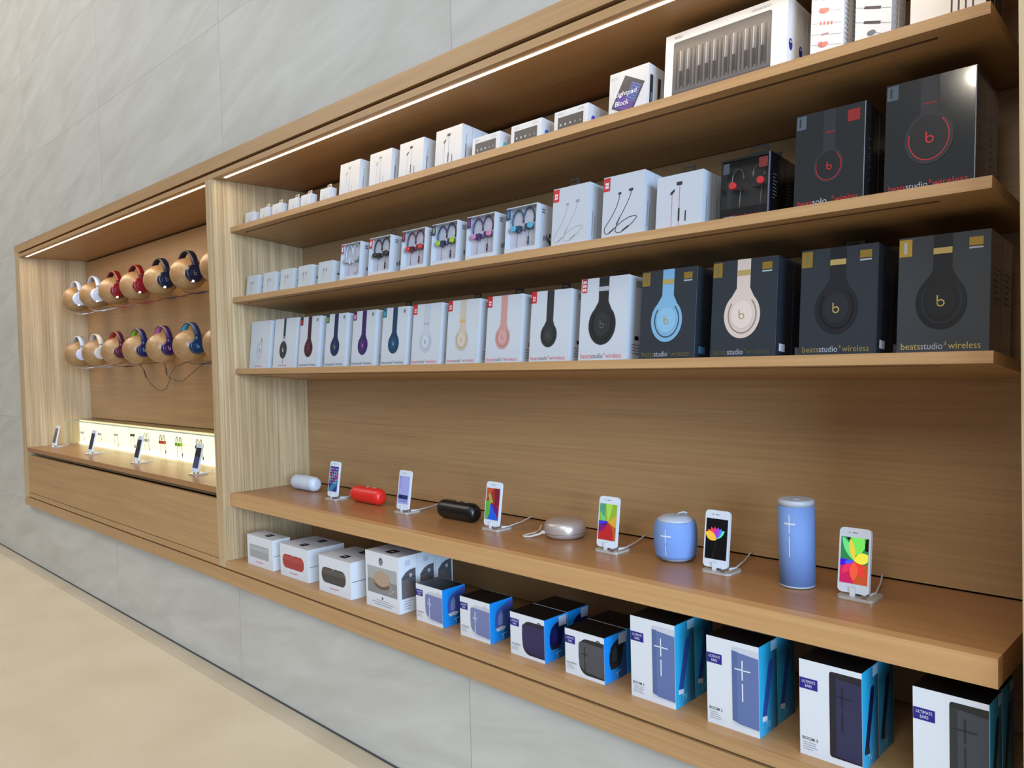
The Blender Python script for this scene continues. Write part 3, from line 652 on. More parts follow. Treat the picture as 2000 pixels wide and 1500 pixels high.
b.rrect(.024, .003, .288, .158, .006, mat((104, 100, 98), .35), 1); b.rect(.024, .003, .288, .026, mat((84, 78, 80), .35), 1.5)
for i in range(24):
    x0 = .034+i*.0104; blackkey = (i*7 % 12) in (1, 3, 6, 8, 10) or i % 5 in (1, 3)
    b.rect(x0, .034, x0+.0045, .130, mat((74, 68, 64), .3), 2); b.rect(x0+.005, .034, x0+.0072, .126, mat((128, 122, 120), .3), 2)
    if i % 12 in (1, 3, 6, 8, 10): b.rect(x0, .080, x0+.0025, .132, mat((190, 186, 182), .3), 3); b.rect(x0+.0026, .082, x0+.009, .132, mat((122, 117, 114), .3), 3); b.rect(x0, .040, x0+.009, .078, mat((66, 60, 58), .3), 3)
b.text('ROLI', .027, .166, .022, .007, GREY); b.text('SEABOARD BLOCK', .236, .166, .050, .006, LGREY)
b.face('side', .326, 0); b.ell(.018, .070, .009, .014, mat((40, 50, 140))); b.rect(.014, .074, .022, .078, WTX, 2); b.face('front', 0, 0)
place(b, 'keyboard_box', 'large white box with a grey wavy keyboard pictured, on the top shelf', 'box', 1, -1.131, None, .050, .181, .326, None, None, 2, ['white box directly behind the keyboard box', 'white box behind the keyboard box, rearmost of three'])
CORAL = mat((232, 140, 124), .4); DK = mat((84, 70, 78), .4)
b = base_box(.072, .042, .180, mat((244, 240, 236), .35))
for i, (v, kind) in enumerate(((.032, 0), (.055, 1), (.080, 2), (.108, 0), (.134, 1), (.158, 0))):
    b.stroke([(.002, v+.010), (.070, v-.006)], .0008, LGREY, 1)
    if kind == 0: b.ell(.030, v+.004, .010, .006, CORAL, 2); b.rect(.018, v+.002, .026, v+.012, CORAL, 2)
    elif kind == 1: b.rect(.024, v+.002, .040, v+.006, mat((200, 150, 150)), 2)
    else:
        for j in range(4): b.rect(.020+j*.008, v+.002-j*.002, .024+j*.008, v+.010-j*.002, CORAL, 2)
b.face('side', .072, 0); lines(b, .006, .030, .15, 12, LGREY, .011, .003, .3); b.face('front', 0, 0)
place(b, 'cable_box', 'narrow white box with coral cable ends drawn on it, beside the keyboard box', 'box', 1, -.750, 'accessory cable boxes on the top shelf', .042, .180, .072, None, None, 1, 'narrow white box standing behind the coral cable box')
b = base_box(.073, .040, .180, mat((242, 239, 236), .35))
for i in range(5):
    v = .050+i*.032; b.stroke([(.001, v+.012), (.072, v-.010)], .0012, LGREY, 1); b.stroke([(.018, v+.007), (.052, v-.003)], .006, DK, 2)
b.ell(.034, .030, .009, .006, GREY, 2); b.stroke([(.042, .028), (.068, .016)], .001, GREY, 2)
b.face('side', .073, 0)
for i in range(14): b.stroke([(.003, .17-i*.014), (.037, .135-i*.014)], .0016, DK if i % 2 else GREY, 1)
b.face('front', 0, 0)
place(b, 'cable_box', 'narrow white box with dark diagonal cables drawn on front and side', 'box', 1, -.653, 'accessory cable boxes on the top shelf', .040, .180, .073, None, None, 1, 'narrow white box standing behind the dark cable box')
b = base_box(.135, .060, .185, mat((250, 244, 234), .35), {'right': CHARB})
for i in range(4): b.rrect(.074+i*.0125, .022, .0775+i*.0125, .15, .0015, DK, 1)
b.face('side', .135, 0); b.rect(0, 0, .002, .185, WTX, 1); b.rect(.058, 0, .060, .185, WTX, 1); b.face('front', 0, 0)
place(b, 'cable_box', 'white box with four thin dark upright bars, black side, rightmost on the top shelf', 'box', 1, -.543, 'accessory cable boxes on the top shelf', .060, .185, .135, None, None, 1, 'box standing behind the rightmost box of the top shelf')

# ------------------------------------------------------------------ bottom shelf: speaker boxes
ZBS = 0.5462
def place0(mb, name, label, x, y, group, w_, d, h, tab=None, behind=0, blabel=None, back_dx=0):
    o = thing(name, label, 'box', (x, y, ZBS), (0, 0, 0), group); mb.build('carton', o)
    if tab:
        t = MB(); cx = w_*tab[0]; cy = d*tab[1]; s_ = tab[2]
        for a in ((cx-s_, cx+s_, cy-s_, cy-s_*.45), (cx-s_, cx+s_, cy+s_*.45, cy+s_), (cx-s_, cx-s_*.5, cy-s_*.45, cy+s_*.45), (cx+s_*.5, cx+s_, cy-s_*.45, cy+s_*.45)):
            t.box(a[0], a[1], a[2], a[3], h+.0003, h+.0022, TABK)
        t.build('hang_tab', o)
    for k in range(behind):
        dup(o, (x+back_dx*(k+1), y+(k+1)*(d+.0015), ZBS), blabel if isinstance(blabel, str) else blabel[k])
    return o
CW = mat((230, 230, 230), .35, name='white_speaker_carton')
def pill_box(x, y, w_, h, pic, pic2, label, behind, blabel, round_):
    d = .085
    b = base_box(w_, d, h, CW)
    b.rrect(w_*.09, h*.27, w_*.85, h*.70, h*(.06 if not round_ else .19), pic, 1); b.rrect(w_*.11, h*.52, w_*.83, h*.66, h*.05, pic2, 2)
    b.rect(w_*.45, h*.66, w_*.49, h*.69, SILV, 3)
    b.text('beatspill+', w_*.34, h*.11, w_*.30, h*.07, PRED)
    b.face('side', w_, 0); b.rect(d*.06, h*.46, d*.95, h*.475, mat((50, 56, 66))); b.face('front', 0, 0)
    place0(b, 'speaker_box', label, x, y, 'boxes of capsule speakers on the bottom shelf', w_, d, h, (.56, .5, .016), behind, blabel)
pill_box(-3.317, 1.650, .225, .132, mat((170, 170, 168)), mat((186, 186, 184)), 'low white box picturing a grey capsule speaker, first on the bottom shelf', 0, None, False)
pill_box(-3.028, 1.651, .222, .133, mat((176, 62, 54)), mat((190, 74, 66)), 'low white box picturing a red capsule speaker', 1, 'low white box standing behind the red capsule speaker box', True)
pill_box(-2.696, 1.633, .218, .139, mat((72, 66, 62)), mat((92, 86, 80)), 'low white box picturing a black capsule speaker', 1, 'low white box standing behind the black capsule speaker box', True)
w_, d, h = .197, .082, .200
b = base_box(w_, d, h, CW)
b.rect(.012, .052, .186, .148, mat((176, 174, 168)), 1); b.rect(.012, .052, .186, .102, mat((140, 138, 134)), 2)
b.ell(.098, .108, .046, .027, mat((188, 156, 128)), 4); b.rrect(.052, .088, .144, .108, .008, mat((150, 118, 98)), 3); b.ell(.098, .088, .046, .018, mat((110, 86, 76)), 2.5)
b.stroke([(.142, .10), (.150, .084), (.166, .074), (.176, .080)], .0025, mat((206, 192, 170)), 4); b.stroke([(.166, .074), (.150, .066), (.140, .060)], .0025, mat((206, 192, 170)), 4)
b.ell(.094, .170, .012, .014, mat((90, 92, 96)), 1); b.ring(.096, .167, .007, .007, .0012, WTX, 2); b.rect(.094, .034, .104, .042, DGREY)
b.rect(.060, .028, .142, .030, LGREY); b.rect(.036, .020, .166, .0225, LGREY); b.rect(.05, .012, .15, .0145, LGREY)
b.face('side', w_, 0); b.poly([(.012, .050), (.075, .050), (.075, .152), (.050, .150), (.030, .142), (.012, .124)], mat((92, 90, 94)), 1); b.poly([(.014, .052), (.060, .052), (.070, .07), (.055, .104), (.030, .118), (.014, .118)], mat((112, 100, 98)), 2)
b.stroke([(.020, .118), (.032, .126), (.050, .128), (.072, .120)], .003, mat((60, 58, 64)), 3); b.rect(.046, .124, .058, .136, mat((190, 176, 166)), 4); b.rect(.028, .165, .052, .184, mat((196, 204, 216)), 1)
lines(b, .02, .06, .04, 4, GREY, .009, .0018, .3); b.face('front', 0, 0)
place0(b, 'speaker_box', 'white box picturing a round sand-coloured speaker with a cord', -2.398, 1.6465, 'boxes of round speakers on the bottom shelf', w_, d, h, (.56, .5, .019), 2, ['white box directly behind the box of the round sand speaker', 'white box behind the round sand speaker, rearmost of three'])

INDIGO = mat((34, 24, 128), .4)
def badge(b, u0, v0, wd, ht, lv=1):
    b.rect(u0, v0, u0+wd, v0+ht, INDIGO, lv); b.text('ULTIMATE', u0+wd*.14, v0+ht*.56, wd*.74, ht*.26, WTX, lv+1); b.text('EARS', u0+wd*.32, v0+ht*.18, wd*.38, ht*.26, WTX, lv+1)
BTOP = mat((12, 12, 13), .35, name='black_carton_top')
def wb_box(x, y, body, body2, cap, ink, sidec, label, behind=0, blabel=None, sticker=False):
    w_, d, h = .138, .100, .126
    b = base_box(w_, d, h, CW, {'top': BTOP, 'right': mat((20, 140, 222), .35)})
    b.rrect(.050, .010, w_-.0004, .110, .030, cap, 1, (0, 1, 1, 0)); b.poly([(.050, .094), (.049, .06), (.051, .036), (.060, .026), (.080, .018), (w_-.0005, .014), (w_-.0005, .098), (.056, .1)], body, 2)
    b.rect(.061, .066, .080, .069, ink, 3); b.rect(.0695, .052, .0725, .088, ink, 3); b.rect(.0695, .022, .0725, .048, ink, 3)
    b.ring(.118, .108, .008, .007, .0028, cap if cap is not WTX else SILV, 3)
    badge(b, .0005, .086, .036, .022)
    b.text('WONDERBOOM', .005, .030, .036, .0045, DGREY); lines(b, .005, .034, .025, 3, LGREY, .0045, .0014, .4)
    b.face('side', w_, 0)
    b.rect(.060, 0, d, h*.85, mat((14, 84, 150), .35), 1)
    b.poly([(.022, .050), (.022, .074), (.030, .094), (.044, .104), (.062, .110), (.092, .122), (.098, .122), (.098, .098), (.086, .090), (.080, .06), (.070, .036), (.048, .030), (.028, .034)], body2, 2)
    b.poly([(.034, .050), (.036, .08), (.048, .096), (.056, .08), (.054, .05)], sidec, 3)
    b.poly([(.024, .042), (.030, .032), (.060, .032), (.070, .040), (.050, .046)], cap, 3)
    if sticker: b.rect(.062, .094, .096, .123, mat((186, 196, 214), .3), 4)
    b.stroke([(.046, .018), (.070, .022)], .003, mat((130, 190, 230)), 3); b.stroke([(.056, .018), (.058, .004)], .004, mat((130, 190, 230)), 3)
    b.face('front', 0, 0)
    b.face('top', h, 0); b.ring(.072, .052, .022, .013, .0012, mat((34, 34, 36), .3), 1); b.rect(0, 0, w_, .0012, SILV, 1); b.rect(0, d-.002, w_, d, SILV, 1); b.face('front', 0, 0)
    place0(b, 'speaker_box', label, x, y, 'square speaker boxes with blue sides on the bottom shelf', w_, d, h, None, behind, blabel)
PER = mat((122, 130, 172), .45); PERD = mat((66, 88, 170), .45); CAPL = mat((206, 206, 210), .4)
wb_box(-2.1165, 1.6547, PER, PERD, CAPL, WTX, mat((130, 146, 196)), 'square box picturing a blue-grey round speaker, beside the white round-speaker box')
wb_box(-1.8905, 1.6545, PER, PERD, CAPL, WTX, mat((130, 146, 196)), 'square box picturing a blue-grey round speaker, left of the navy one')
wb_box(-1.6566, 1.6475, mat((44, 38, 82), .4), mat((14, 18, 84), .4), mat((30, 28, 50), .4), mat((52, 46, 90), .4), mat((24, 30, 110)), 'square box picturing a navy speaker, sticker on its blue side', 1, 'square box standing behind the navy speaker box', True)
wb_box(-1.4370, 1.6437, mat((78, 78, 82), .4), mat((26, 28, 32), .4), mat((40, 38, 38), .4), mat((30, 30, 32), .4), mat((44, 48, 54)), 'square box picturing a black speaker, beside the first tall box', 1, 'square box standing behind the black speaker box', True)

def side_gradient():
    m = bpy.data.materials.new('cyan_teal_print'); m.use_nodes = True; t = m.node_tree; N = t.nodes; L = t.links; b_ = N['Principled BSDF']
    tcn = N.new('ShaderNodeTexCoord'); sx = N.new('ShaderNodeSeparateXYZ'); L.new(tcn.outputs['Object'], sx.inputs[0])
    r = N.new('ShaderNodeValToRGB'); mp = N.new('ShaderNodeMapRange'); mp.inputs[2].default_value = .09; L.new(sx.outputs[1], mp.inputs[0]); L.new(mp.outputs[0], r.inputs[0])
    r.color_ramp.elements[0].color = tuple(lin(v) for v in (44, 172, 214))+(1,); r.color_ramp.elements[1].color = tuple(lin(v) for v in (18, 84, 112))+(1,)
    L.new(r.outputs[0], b_.inputs['Base Color']); b_.inputs['Roughness'].default_value = .35; return m
CYT = side_gradient()
def boom_box(x, y, body, body2, cap, ink, tube1, label, blabel):
    w_, d, h = .134, .089, .210
    b = base_box(w_, d, h, CW, {'top': BTOP, 'right': CYT})
    b.rrect(.066, .014, w_-.0004, h-.012, .006, cap, 1, (0, 1, 1, 0)); b.poly([(.067, .024), (.085, .019), (w_-.0005, .017), (w_-.0005, h-.028), (.085, h-.024), (.067, h-.021)], body, 2)
    b.rect(.067, .024, .080, h-.022, body2, 2.5)
    b.rect(.074, .146, .114, .149, ink, 4); b.rect(.0915, .124, .0948, .170, ink, 4); b.rect(.0915, .074, .0948, .116, ink, 4)
    badge(b, .0005, .146, .040, .024); b.text('BOOM 3', .006, .034, .034, .007, DGREY, 2, .01); lines(b, .007, .040, .028, 4, LGREY, .005, .0016, .4)
    b.face('side', w_, 0)
    b.poly([(.012, .040), (.034, .036), (.036, .05), (.066, .150), (.066, .166), (.052, .168), (.046, .16)], tube1, 2); b.poly([(.012, .034), (.036, .030), (.036, .042), (.012, .046)], cap, 3)
    b.rect(.056, .186, .088, .209, mat((150, 190, 210), .3), 3); b.text('TV', .028, .012, .024, .016, mat((130, 214, 236)), 2); b.rect(.087, 0, .089, .21, mat((120, 160, 170), .3), 4)
    b.face('front', 0, 0)
    place0(b, 'speaker_box', label, x, y, 'tall speaker boxes on the bottom shelf', w_, d, h, None, 1, blabel)
SL = mat((100, 118, 166), .45); SL2 = mat((86, 106, 154), .45)
boom_box(-1.2097, 1.6418, SL, SL2, mat((210, 210, 216)), WTX, mat((40, 70, 140), .4), 'tall box picturing a slate blue cylinder speaker, first of the tall boxes', 'tall box standing behind the first slate blue speaker box')
boom_box(-.9860, 1.6400, SL, SL2, mat((210, 210, 216)), WTX, mat((40, 70, 140), .4), 'tall box picturing a slate blue cylinder speaker, beside the navy one', 'tall box standing behind the second slate blue speaker box')
boom_box(-.7575, 1.6410, mat((42, 44, 76), .4), mat((28, 26, 40), .4), mat((30, 28, 40), .4), mat((28, 28, 44), .4), mat((10, 14, 56), .4), 'tall box picturing a navy cylinder speaker', 'tall box standing behind the navy cylinder speaker box')
boom_box(-.5270, 1.6470, mat((62, 66, 72), .4), mat((44, 46, 48), .4), mat((34, 34, 36), .4), mat((34, 36, 40), .4), mat((12, 14, 18), .4), 'tall box picturing a black cylinder speaker, at the bottom right corner', 'tall box standing behind the black cylinder speaker box')

# ------------------------------------------------------------------ speakers on the counter
ZC = 0.8517
def capsule(x, y, body, label, grille, btn, rotz, length=.205):
    t = thing('capsule_speaker', label, 'speaker', (x, y, ZC), (0, 0, rotz))
    R = .034; prof = []
    for i in range(9): a = PI/2*i/8; prof.append((-length/2+.030-.030*math.cos(a), R-.020+.020*math.sin(a)))
    for i in range(9): a = PI/2*i/8; prof.append((length/2-.030+.030*math.sin(a), R-.020+.020*math.cos(a)))
    MB().lathe(prof, body, 'x', 40, (0, 0, R), (.92, 1.0)).build('body', t)
    g = MB(); g.lathe([(length/2-.034, R+.0004), (length/2-.033, R+.0004)], grille, 'x', 40, (0, 0, R), (.925, 1.0), False)
    g.lathe([(-length/2+.033, R+.0004), (-length/2+.034, R+.0004)], grille, 'x', 40, (0, 0, R), (.925, 1.0), False); g.build('seam', t)
    k = MB(); k.lathe([(0, .007), (.0012, .0065)], btn, 'z', 20, (0, 0, 2*R-.0004)); k.build('button', t)
    k = MB(); k.box(.036, .052, -.004, .004, 2*R-.001, 2*R+.0004, btn); k.build('button', t)
    return t
capsule(-3.212, 1.892, mat((222, 228, 236), .38, name='white_plastic'), 'white capsule speaker lying on the counter beside the left panel', mat((196, 202, 212), .4), mat((236, 236, 236), .3), 0.0, .200)
capsule(-2.688, 1.868, mat((240, 40, 28), .38, name='red_plastic'), 'red capsule speaker lying on the counter', mat((170, 20, 16), .4), mat((226, 200, 196), .3), 0.0, .200)
capsule(-2.132, 1.872, mat((9, 9, 10), .34, name='black_plastic'), 'black capsule speaker lying on the counter', mat((24, 24, 26), .4), mat((150, 150, 150), .3), 0.0, .200)

t = thing('round_speaker', 'flat round champagne-coloured speaker with a leather cord on the counter', 'speaker', (-1.655, 1.905, ZC))
CH = mat((206, 188, 174), .32, .4, name='champagne_metal')
pr = [(0, .050), (.004, .060), (.012, .0655), (.016, .067), (.030, .067), (.044, .065), (.051, .059), (.055, .051), (.057, .040), (.058, .0005)]
MB().lathe(pr, CH, 'z', 56, cap=True).build('body', t)
MB().lathe([(.0165, .0674), (.0185, .0674)], mat((140, 120, 106), .4, .5), 'z', 56, cap=False).build('seam', t)
cd = MB(); ST = mat((214, 202, 184), .6, name='pale_leather')
loop = [(-.046, -.050, .018), (-.058, -.062, .010), (-.076, -.084, .004), (-.092, -.094, .0035), (-.104, -.086, .0035), (-.104, -.066, .004), (-.098, -.040, .005), (-.094, -.020, .010)]
cd.tube(loop, .0032, ST, 8); cd.tube([(-.094, -.020, .010), (-.100, -.006, .018), (-.096, -.004, .026)], .0026, ST, 8); cd.box(-.050, -.034, -.058, -.046, .014, .022, mat((230, 230, 228), .3)); cd.build('cord', t)

t = thing('barrel_speaker', 'small rounded pale blue fabric speaker with a loop on top', 'speaker', (-1.222, 1.880, ZC))
FB = mat((128, 162, 222), .75, name='blue_fabric'); GP = mat((196, 202, 212), .35, name='pale_grey_plastic')
def barrel(tt): return .052+.009*math.sin(PI*min(max(tt, 0), 1))**.8
MB().lathe([(.012+.100*i/14, barrel(.1+.8*i/14)) for i in range(15)], FB, 'z', 48, cap=True).build('fabric_body', t)
MB().lathe([(0, .034), (.003, .042), (.008, .049), (.0125, .0535)], GP, 'z', 48).build('base_ring', t)
MB().lathe([(.1115, .0535), (.118, .047), (.123, .039), (.1255, .033), (.1262, .020), (.1266, .0005)], GP, 'z', 48).build('top_cap', t)
pl = MB()
def on_barrel(a, z, r): return (r*math.sin(a), -r*math.cos(a), z)
for a0, a1, z0, z1 in ((-.30, .24, .0745, .078), (-.045, -.005, .058, .094), (-.045, -.005, .022, .052)):
    vs = []; n_ = 8; m_ = 6
    for j in range(m_+1):
        for i in range(n_+1):
            z_ = z0+(z1-z0)*j/m_; vs.append(on_barrel(a0+(a1-a0)*i/n_-.22+.35, z_, barrel(.1+.8*(z_-.012)/.1)+.0008))
    pl.add(vs, [(j*(n_+1)+i, j*(n_+1)+i+1, (j+1)*(n_+1)+i+1, (j+1)*(n_+1)+i) for j in range(m_) for i in range(n_)], WTX)
pl.build('volume_marks', t)
lp = MB(); lp.tube([(.010, -.006, .126), (.016, -.006, .134), (.030, -.004, .138), (.036, .004, .136), (.030, .010, .131), (.016, .006, .127)], .0022, mat((206, 208, 214), .4), 8); lp.build('loop', t)

t = thing('cylinder_speaker', 'tall pale blue fabric cylinder speaker standing on the counter', 'speaker', (-.856, 1.852, ZC))
R = .0425; Hc = .214
FB2 = mat((126, 160, 220), .7, name='blue_fabric_tall')
MB().lathe([(.006, R), (.1, R), (Hc-.014, R)], FB2, 'z', 56).build('fabric_body', t)
MB().lathe([(0, R-.006), (.002, R-.001), (.0062, R+.0003)], GP, 'z', 56).build('base_ring', t)
MB().lathe([(Hc-.0142, R+.0003), (Hc-.003, R), (Hc, R-.003), (Hc+.0002, R-.006), (Hc-.0012, .0005)], GP, 'z', 56).build('top_cap', t)
MB().lathe([(Hc-.001, .010), (Hc+.001, .009)], mat((190, 194, 204), .3), 'z', 24).build('button', t)
pl = MB()
for a0, a1, z0, z1 in ((-.34, .30, .1565, .1605), (-.055, .0, .136, .180), (-.055, .0, .078, .128)):
    vs = []; n_ = 10
    for z_ in (z0, z1):
        for i in range(n_+1): vs.append(on_barrel(a0+(a1-a0)*i/n_+.06, z_, R+.0008))
    pl.add(vs, [(i, i+1, n_+2+i, n_+1+i) for i in range(n_)], WTX)
pl.build('volume_marks', t)

# ------------------------------------------------------------------ phones
PW, PH, PT = .071, .148, .008
BZ = mat((232, 236, 242), .25, name='white_bezel')
def S(rgb): return mat(rgb, .2, 0, .42)
def screen(kind):
    b = MB(); b.face('front', -.0002, 0); x0, x1, z0, z1 = -.0315, .0315, .021, .127
    def R_(u0, v0, u1, v1, m, lv=1): b.rect(x0+(x1-x0)*u0, z0+(z1-z0)*v0, x0+(x1-x0)*u1, z0+(z1-z0)*v1, m, lv)
    def Q(pts, m, lv=1): b.poly([(x0+(x1-x0)*min(max(u, 0), 1), z0+(z1-z0)*min(max(v, 0), 1)) for u, v in pts], m, lv)
    def petal(cx, cy, L_, wd, ang, m, lv):
        pts = []
        for i in range(13): s_ = i/12; pts.append((L_*s_, wd*math.sin(PI*s_)**.8))
        pts += [(a, -c) for a, c in reversed(pts[1:-1])]
        A = math.radians(ang); Q([(cx+(a*math.cos(A)-c*math.sin(A)), cy+(a*math.sin(A)+c*math.cos(A))*.6) for a, c in pts], m, lv)
    if kind == 1:
        R_(0, 0, 1, 1, S((48, 44, 110))); Q([(0, .25), (1, .6), (1, .85), (0, .5)], S((150, 36, 84)), 2); Q([(0, .1), (.6, .4), (1, .55), (1, .3), (.4, 0), (0, 0)], S((40, 110, 140)), 3); Q([(0, .2), (.5, .42), (.8, .6), (.4, .55), (0, .35)], S((60, 30, 90)), 4)
        for i in range(4):
            for j in range(6): R_(.08+i*.23, .32+j*.11, .22+i*.23, .38+j*.11, S(((90, 130, 200), (200, 60, 70), (150, 150, 200), (80, 170, 130))[(i+j*3) % 4]), 5)
    elif kind == 2:
        R_(0, 0, 1, 1, S((140, 146, 196))); R_(.05, .92, .25, .94, S((60, 60, 110)), 2)
        for j in range(5): R_(.08, .86-j*.07, .26, .88-j*.07, S((90, 96, 160)), 2)
        R_(.05, .17, .95, .32, S((36, 44, 90)), 2); R_(.1, .06, .9, .14, S((110, 116, 170)), 2); R_(.15, .20, .42, .29, S((20, 26, 64)), 3)
    elif kind == 3:
        R_(0, 0, 1, 1, S((140, 40, 36))); Q([(0, .6), (.3, .8), (.5, 1), (0, 1)], S((170, 70, 40)), 2); Q([(.6, 1), (1, 1), (1, .5), (.7, .4)], S((110, 24, 40)), 2)
        Q([(0, .56), (.35, .62), (.4, .4), (.3, 0), (0, 0)], S((80, 150, 60)), 3); Q([(.15, .78), (.3, .85), (.55, .55), (.3, .5)], S((140, 150, 60)), 4)
        Q([(.35, .5), (.6, .45), (.9, .1), (1, 0), (.2, 0), (.35, .2)], S((30, 80, 190)), 5); Q([(.42, .52), (.95, .4), (.95, .15), (.7, .25)], S((96, 20, 100)), 6)
    elif kind == 4:
        R_(0, 0, 1, 1, S((130, 160, 50))); Q([(0, .75), (.3, .6), (.35, 1), (0, 1)], S((70, 140, 110)), 2); Q([(.35, 1), (.75, 1), (.6, .6), (.5, .5)], S((150, 190, 70)), 2); Q([(.5, .5), (1, .72), (1, .35)], S((190, 150, 50)), 3)
        Q([(0, .52), (.5, .52), (.45, .4), (0, .38)], S((50, 50, 190)), 4); Q([(0, .38), (.5, .5), (.3, .25), (0, .2)], S((120, 24, 100)), 4); Q([(0, .2), (.5, .52), (.8, .3), (.9, 0), (0, 0)], S((170, 36, 34)), 3); Q([(.55, .5), (1, .36), (1, 0), (.75, 0)], S((160, 84, 40)), 2.5); Q([(0, .8), (.2, .55), (.4, .55)], S((90, 190, 120)), 3)
    elif kind == 5:
        R_(0, 0, 1, 1, S((6, 6, 8)))
        for ang, m_, L_ in ((155, (230, 140, 60), .55), (135, (236, 110, 70), .52), (115, (220, 60, 70), .52), (95, (200, 50, 110), .50), (75, (150, 60, 190), .50), (58, (80, 110, 220), .52), (42, (90, 210, 160), .55)): petal(.46, .50, L_, .10, ang, S(m_), 2+(ang % 7)*.3)
        petal(.52, .48, .60, .17, 152, S((226, 180, 60)), 5); Q([(.49, .5), (.52, .5), (.40, 0), (.34, 0)], S((24, 30, 24)), 1.5)
    else:
        R_(0, 0, 1, 1, S((40, 130, 70))); Q([(.85, 1), (1, 1), (1, .72), (.88, .74)], S((4, 10, 8)), 2); Q([(.2, 1), (.34, 1), (.3, .9)], S((4, 10, 8)), 2)
        Q([(.35, 1), (.9, 1), (.88, .8), (.75, .68), (.5, .6)], S((120, 224, 90)), 2); petal(.5, .5, .95, .13, 118, S((110, 214, 130)), 3); petal(.52, .5, .80, .10, 104, S((232, 200, 60)), 4)
        petal(.5, .5, .62, .2, 20, S((236, 228, 70)), 4); Q([(0, .52), (.45, .5), (.4, .42), (0, .36)], S((70, 10, 210)), 3); petal(.5, .49, .36, .07, 195, S((70, 90, 250)), 5)
        Q([(0, .36), (.5, .5), (.5, 0), (0, 0)], S((196, 30, 90)), 2.5); Q([(.5, .5), (1, .42), (1, 0), (.5, 0)], S((190, 80, 40)), 2.5); petal(.52, .48, .70, .15, 268, S((238, 90, 60)), 5); petal(.45, .48, .60, .12, 232, S((226, 50, 90)), 4); petal(.6, .46, .6, .12, 300, S((230, 60, 50)), 4)
    return b
def phone(x, y, z0, kind, label, cable_end, lean=.15, scr=None, nm='phones on display stands'):
    t = thing('smartphone', label, 'phone', (x, y, z0), (0, 0, 0), nm)
    L_ = (-lean, 0, 0); off = (0, 0, .012)
    MB().rprism(-PW/2, PW/2, 0, PH, .010, 0, PT, BZ).build('phone_body', t, off, L_, .0006)
    s_ = (scr or screen(kind)); s_.build('screen', t, off, L_)
    k = MB(); k.face('front', -.0002, 0); k.ring(0, .0105, .006, .006, .0009, mat((190, 196, 204), .3), 1, n=20); k.build('home_button', t, off, L_)
    k = MB(); k.face('front', -.0002, 0); k.rect(-.006, .137, .006, .139, mat((130, 134, 140)), 1); k.ell(-.013, .138, .0014, .0014, mat((70, 74, 80)), 1); k.build('earpiece', t, off, L_)
    return t
def phone_stand(x, y, z0, label, cable_end):
    t = thing('phone_stand', label, 'stand', (x, y, z0), (0, 0, 0), 'small phone stands')
    MB().rprism(-.032, .052, -.020, .054, .012, 0, .006, ACRYL).build('base_plate', t, (0, .0, .0061), (PI/2+PI, 0, 0))
    MB().box(-.006, .006, -.004, -.0005, .006, .026, mat((236, 238, 242), .25)).build('connector', t)
    MB().box(.026, .034, -.016, -.008, .0062, .014, ALU).build('metal_block', t)
    MB().box(-.012, .012, .0175, .0215, .0062, .062, ALU).build('support', t)
    c = MB(); ex, ey = cable_end
    c.tube([(.030, .02, .008), (.04+(ex-x-.04)*.15, .05, .006), ((ex-x)*.6+.016, (ey-y)*.55+.02, .005), (ex-x, ey-y-.012, .009), (ex-x, ey-y, .010)], .0022, mat((226, 228, 230), .4), 8); c.build('cable', t)
    return t
PHS = ((1, -2.901, 'white phone on the counter showing a grid of small app icons', 'the white phone with the app icons'), (2, -2.414, 'white phone on the counter with a plain lavender screen', 'the phone with the lavender screen'), (3, -1.923, 'white phone with a red, green and blue petal close-up on screen', 'the phone right of the black capsule speaker'), (4, -1.432, 'white phone with a green, yellow and red petal picture on screen', 'the phone right of the round champagne speaker'), (5, -1.072, 'white phone with a rainbow tulip on a black screen', 'the phone with the black screen'), (6, -.714, 'white phone with a bright multicoloured flower on screen, right of the tall cylinder speaker', 'the phone with the bright flower'))
for kind, x, l, l2 in PHS:
    phone(x, 1.832, ZC, kind, l, None)
    phone_stand(x, 1.832, ZC, 'clear stand with white cable under '+l2, (x-.005, 2.045))

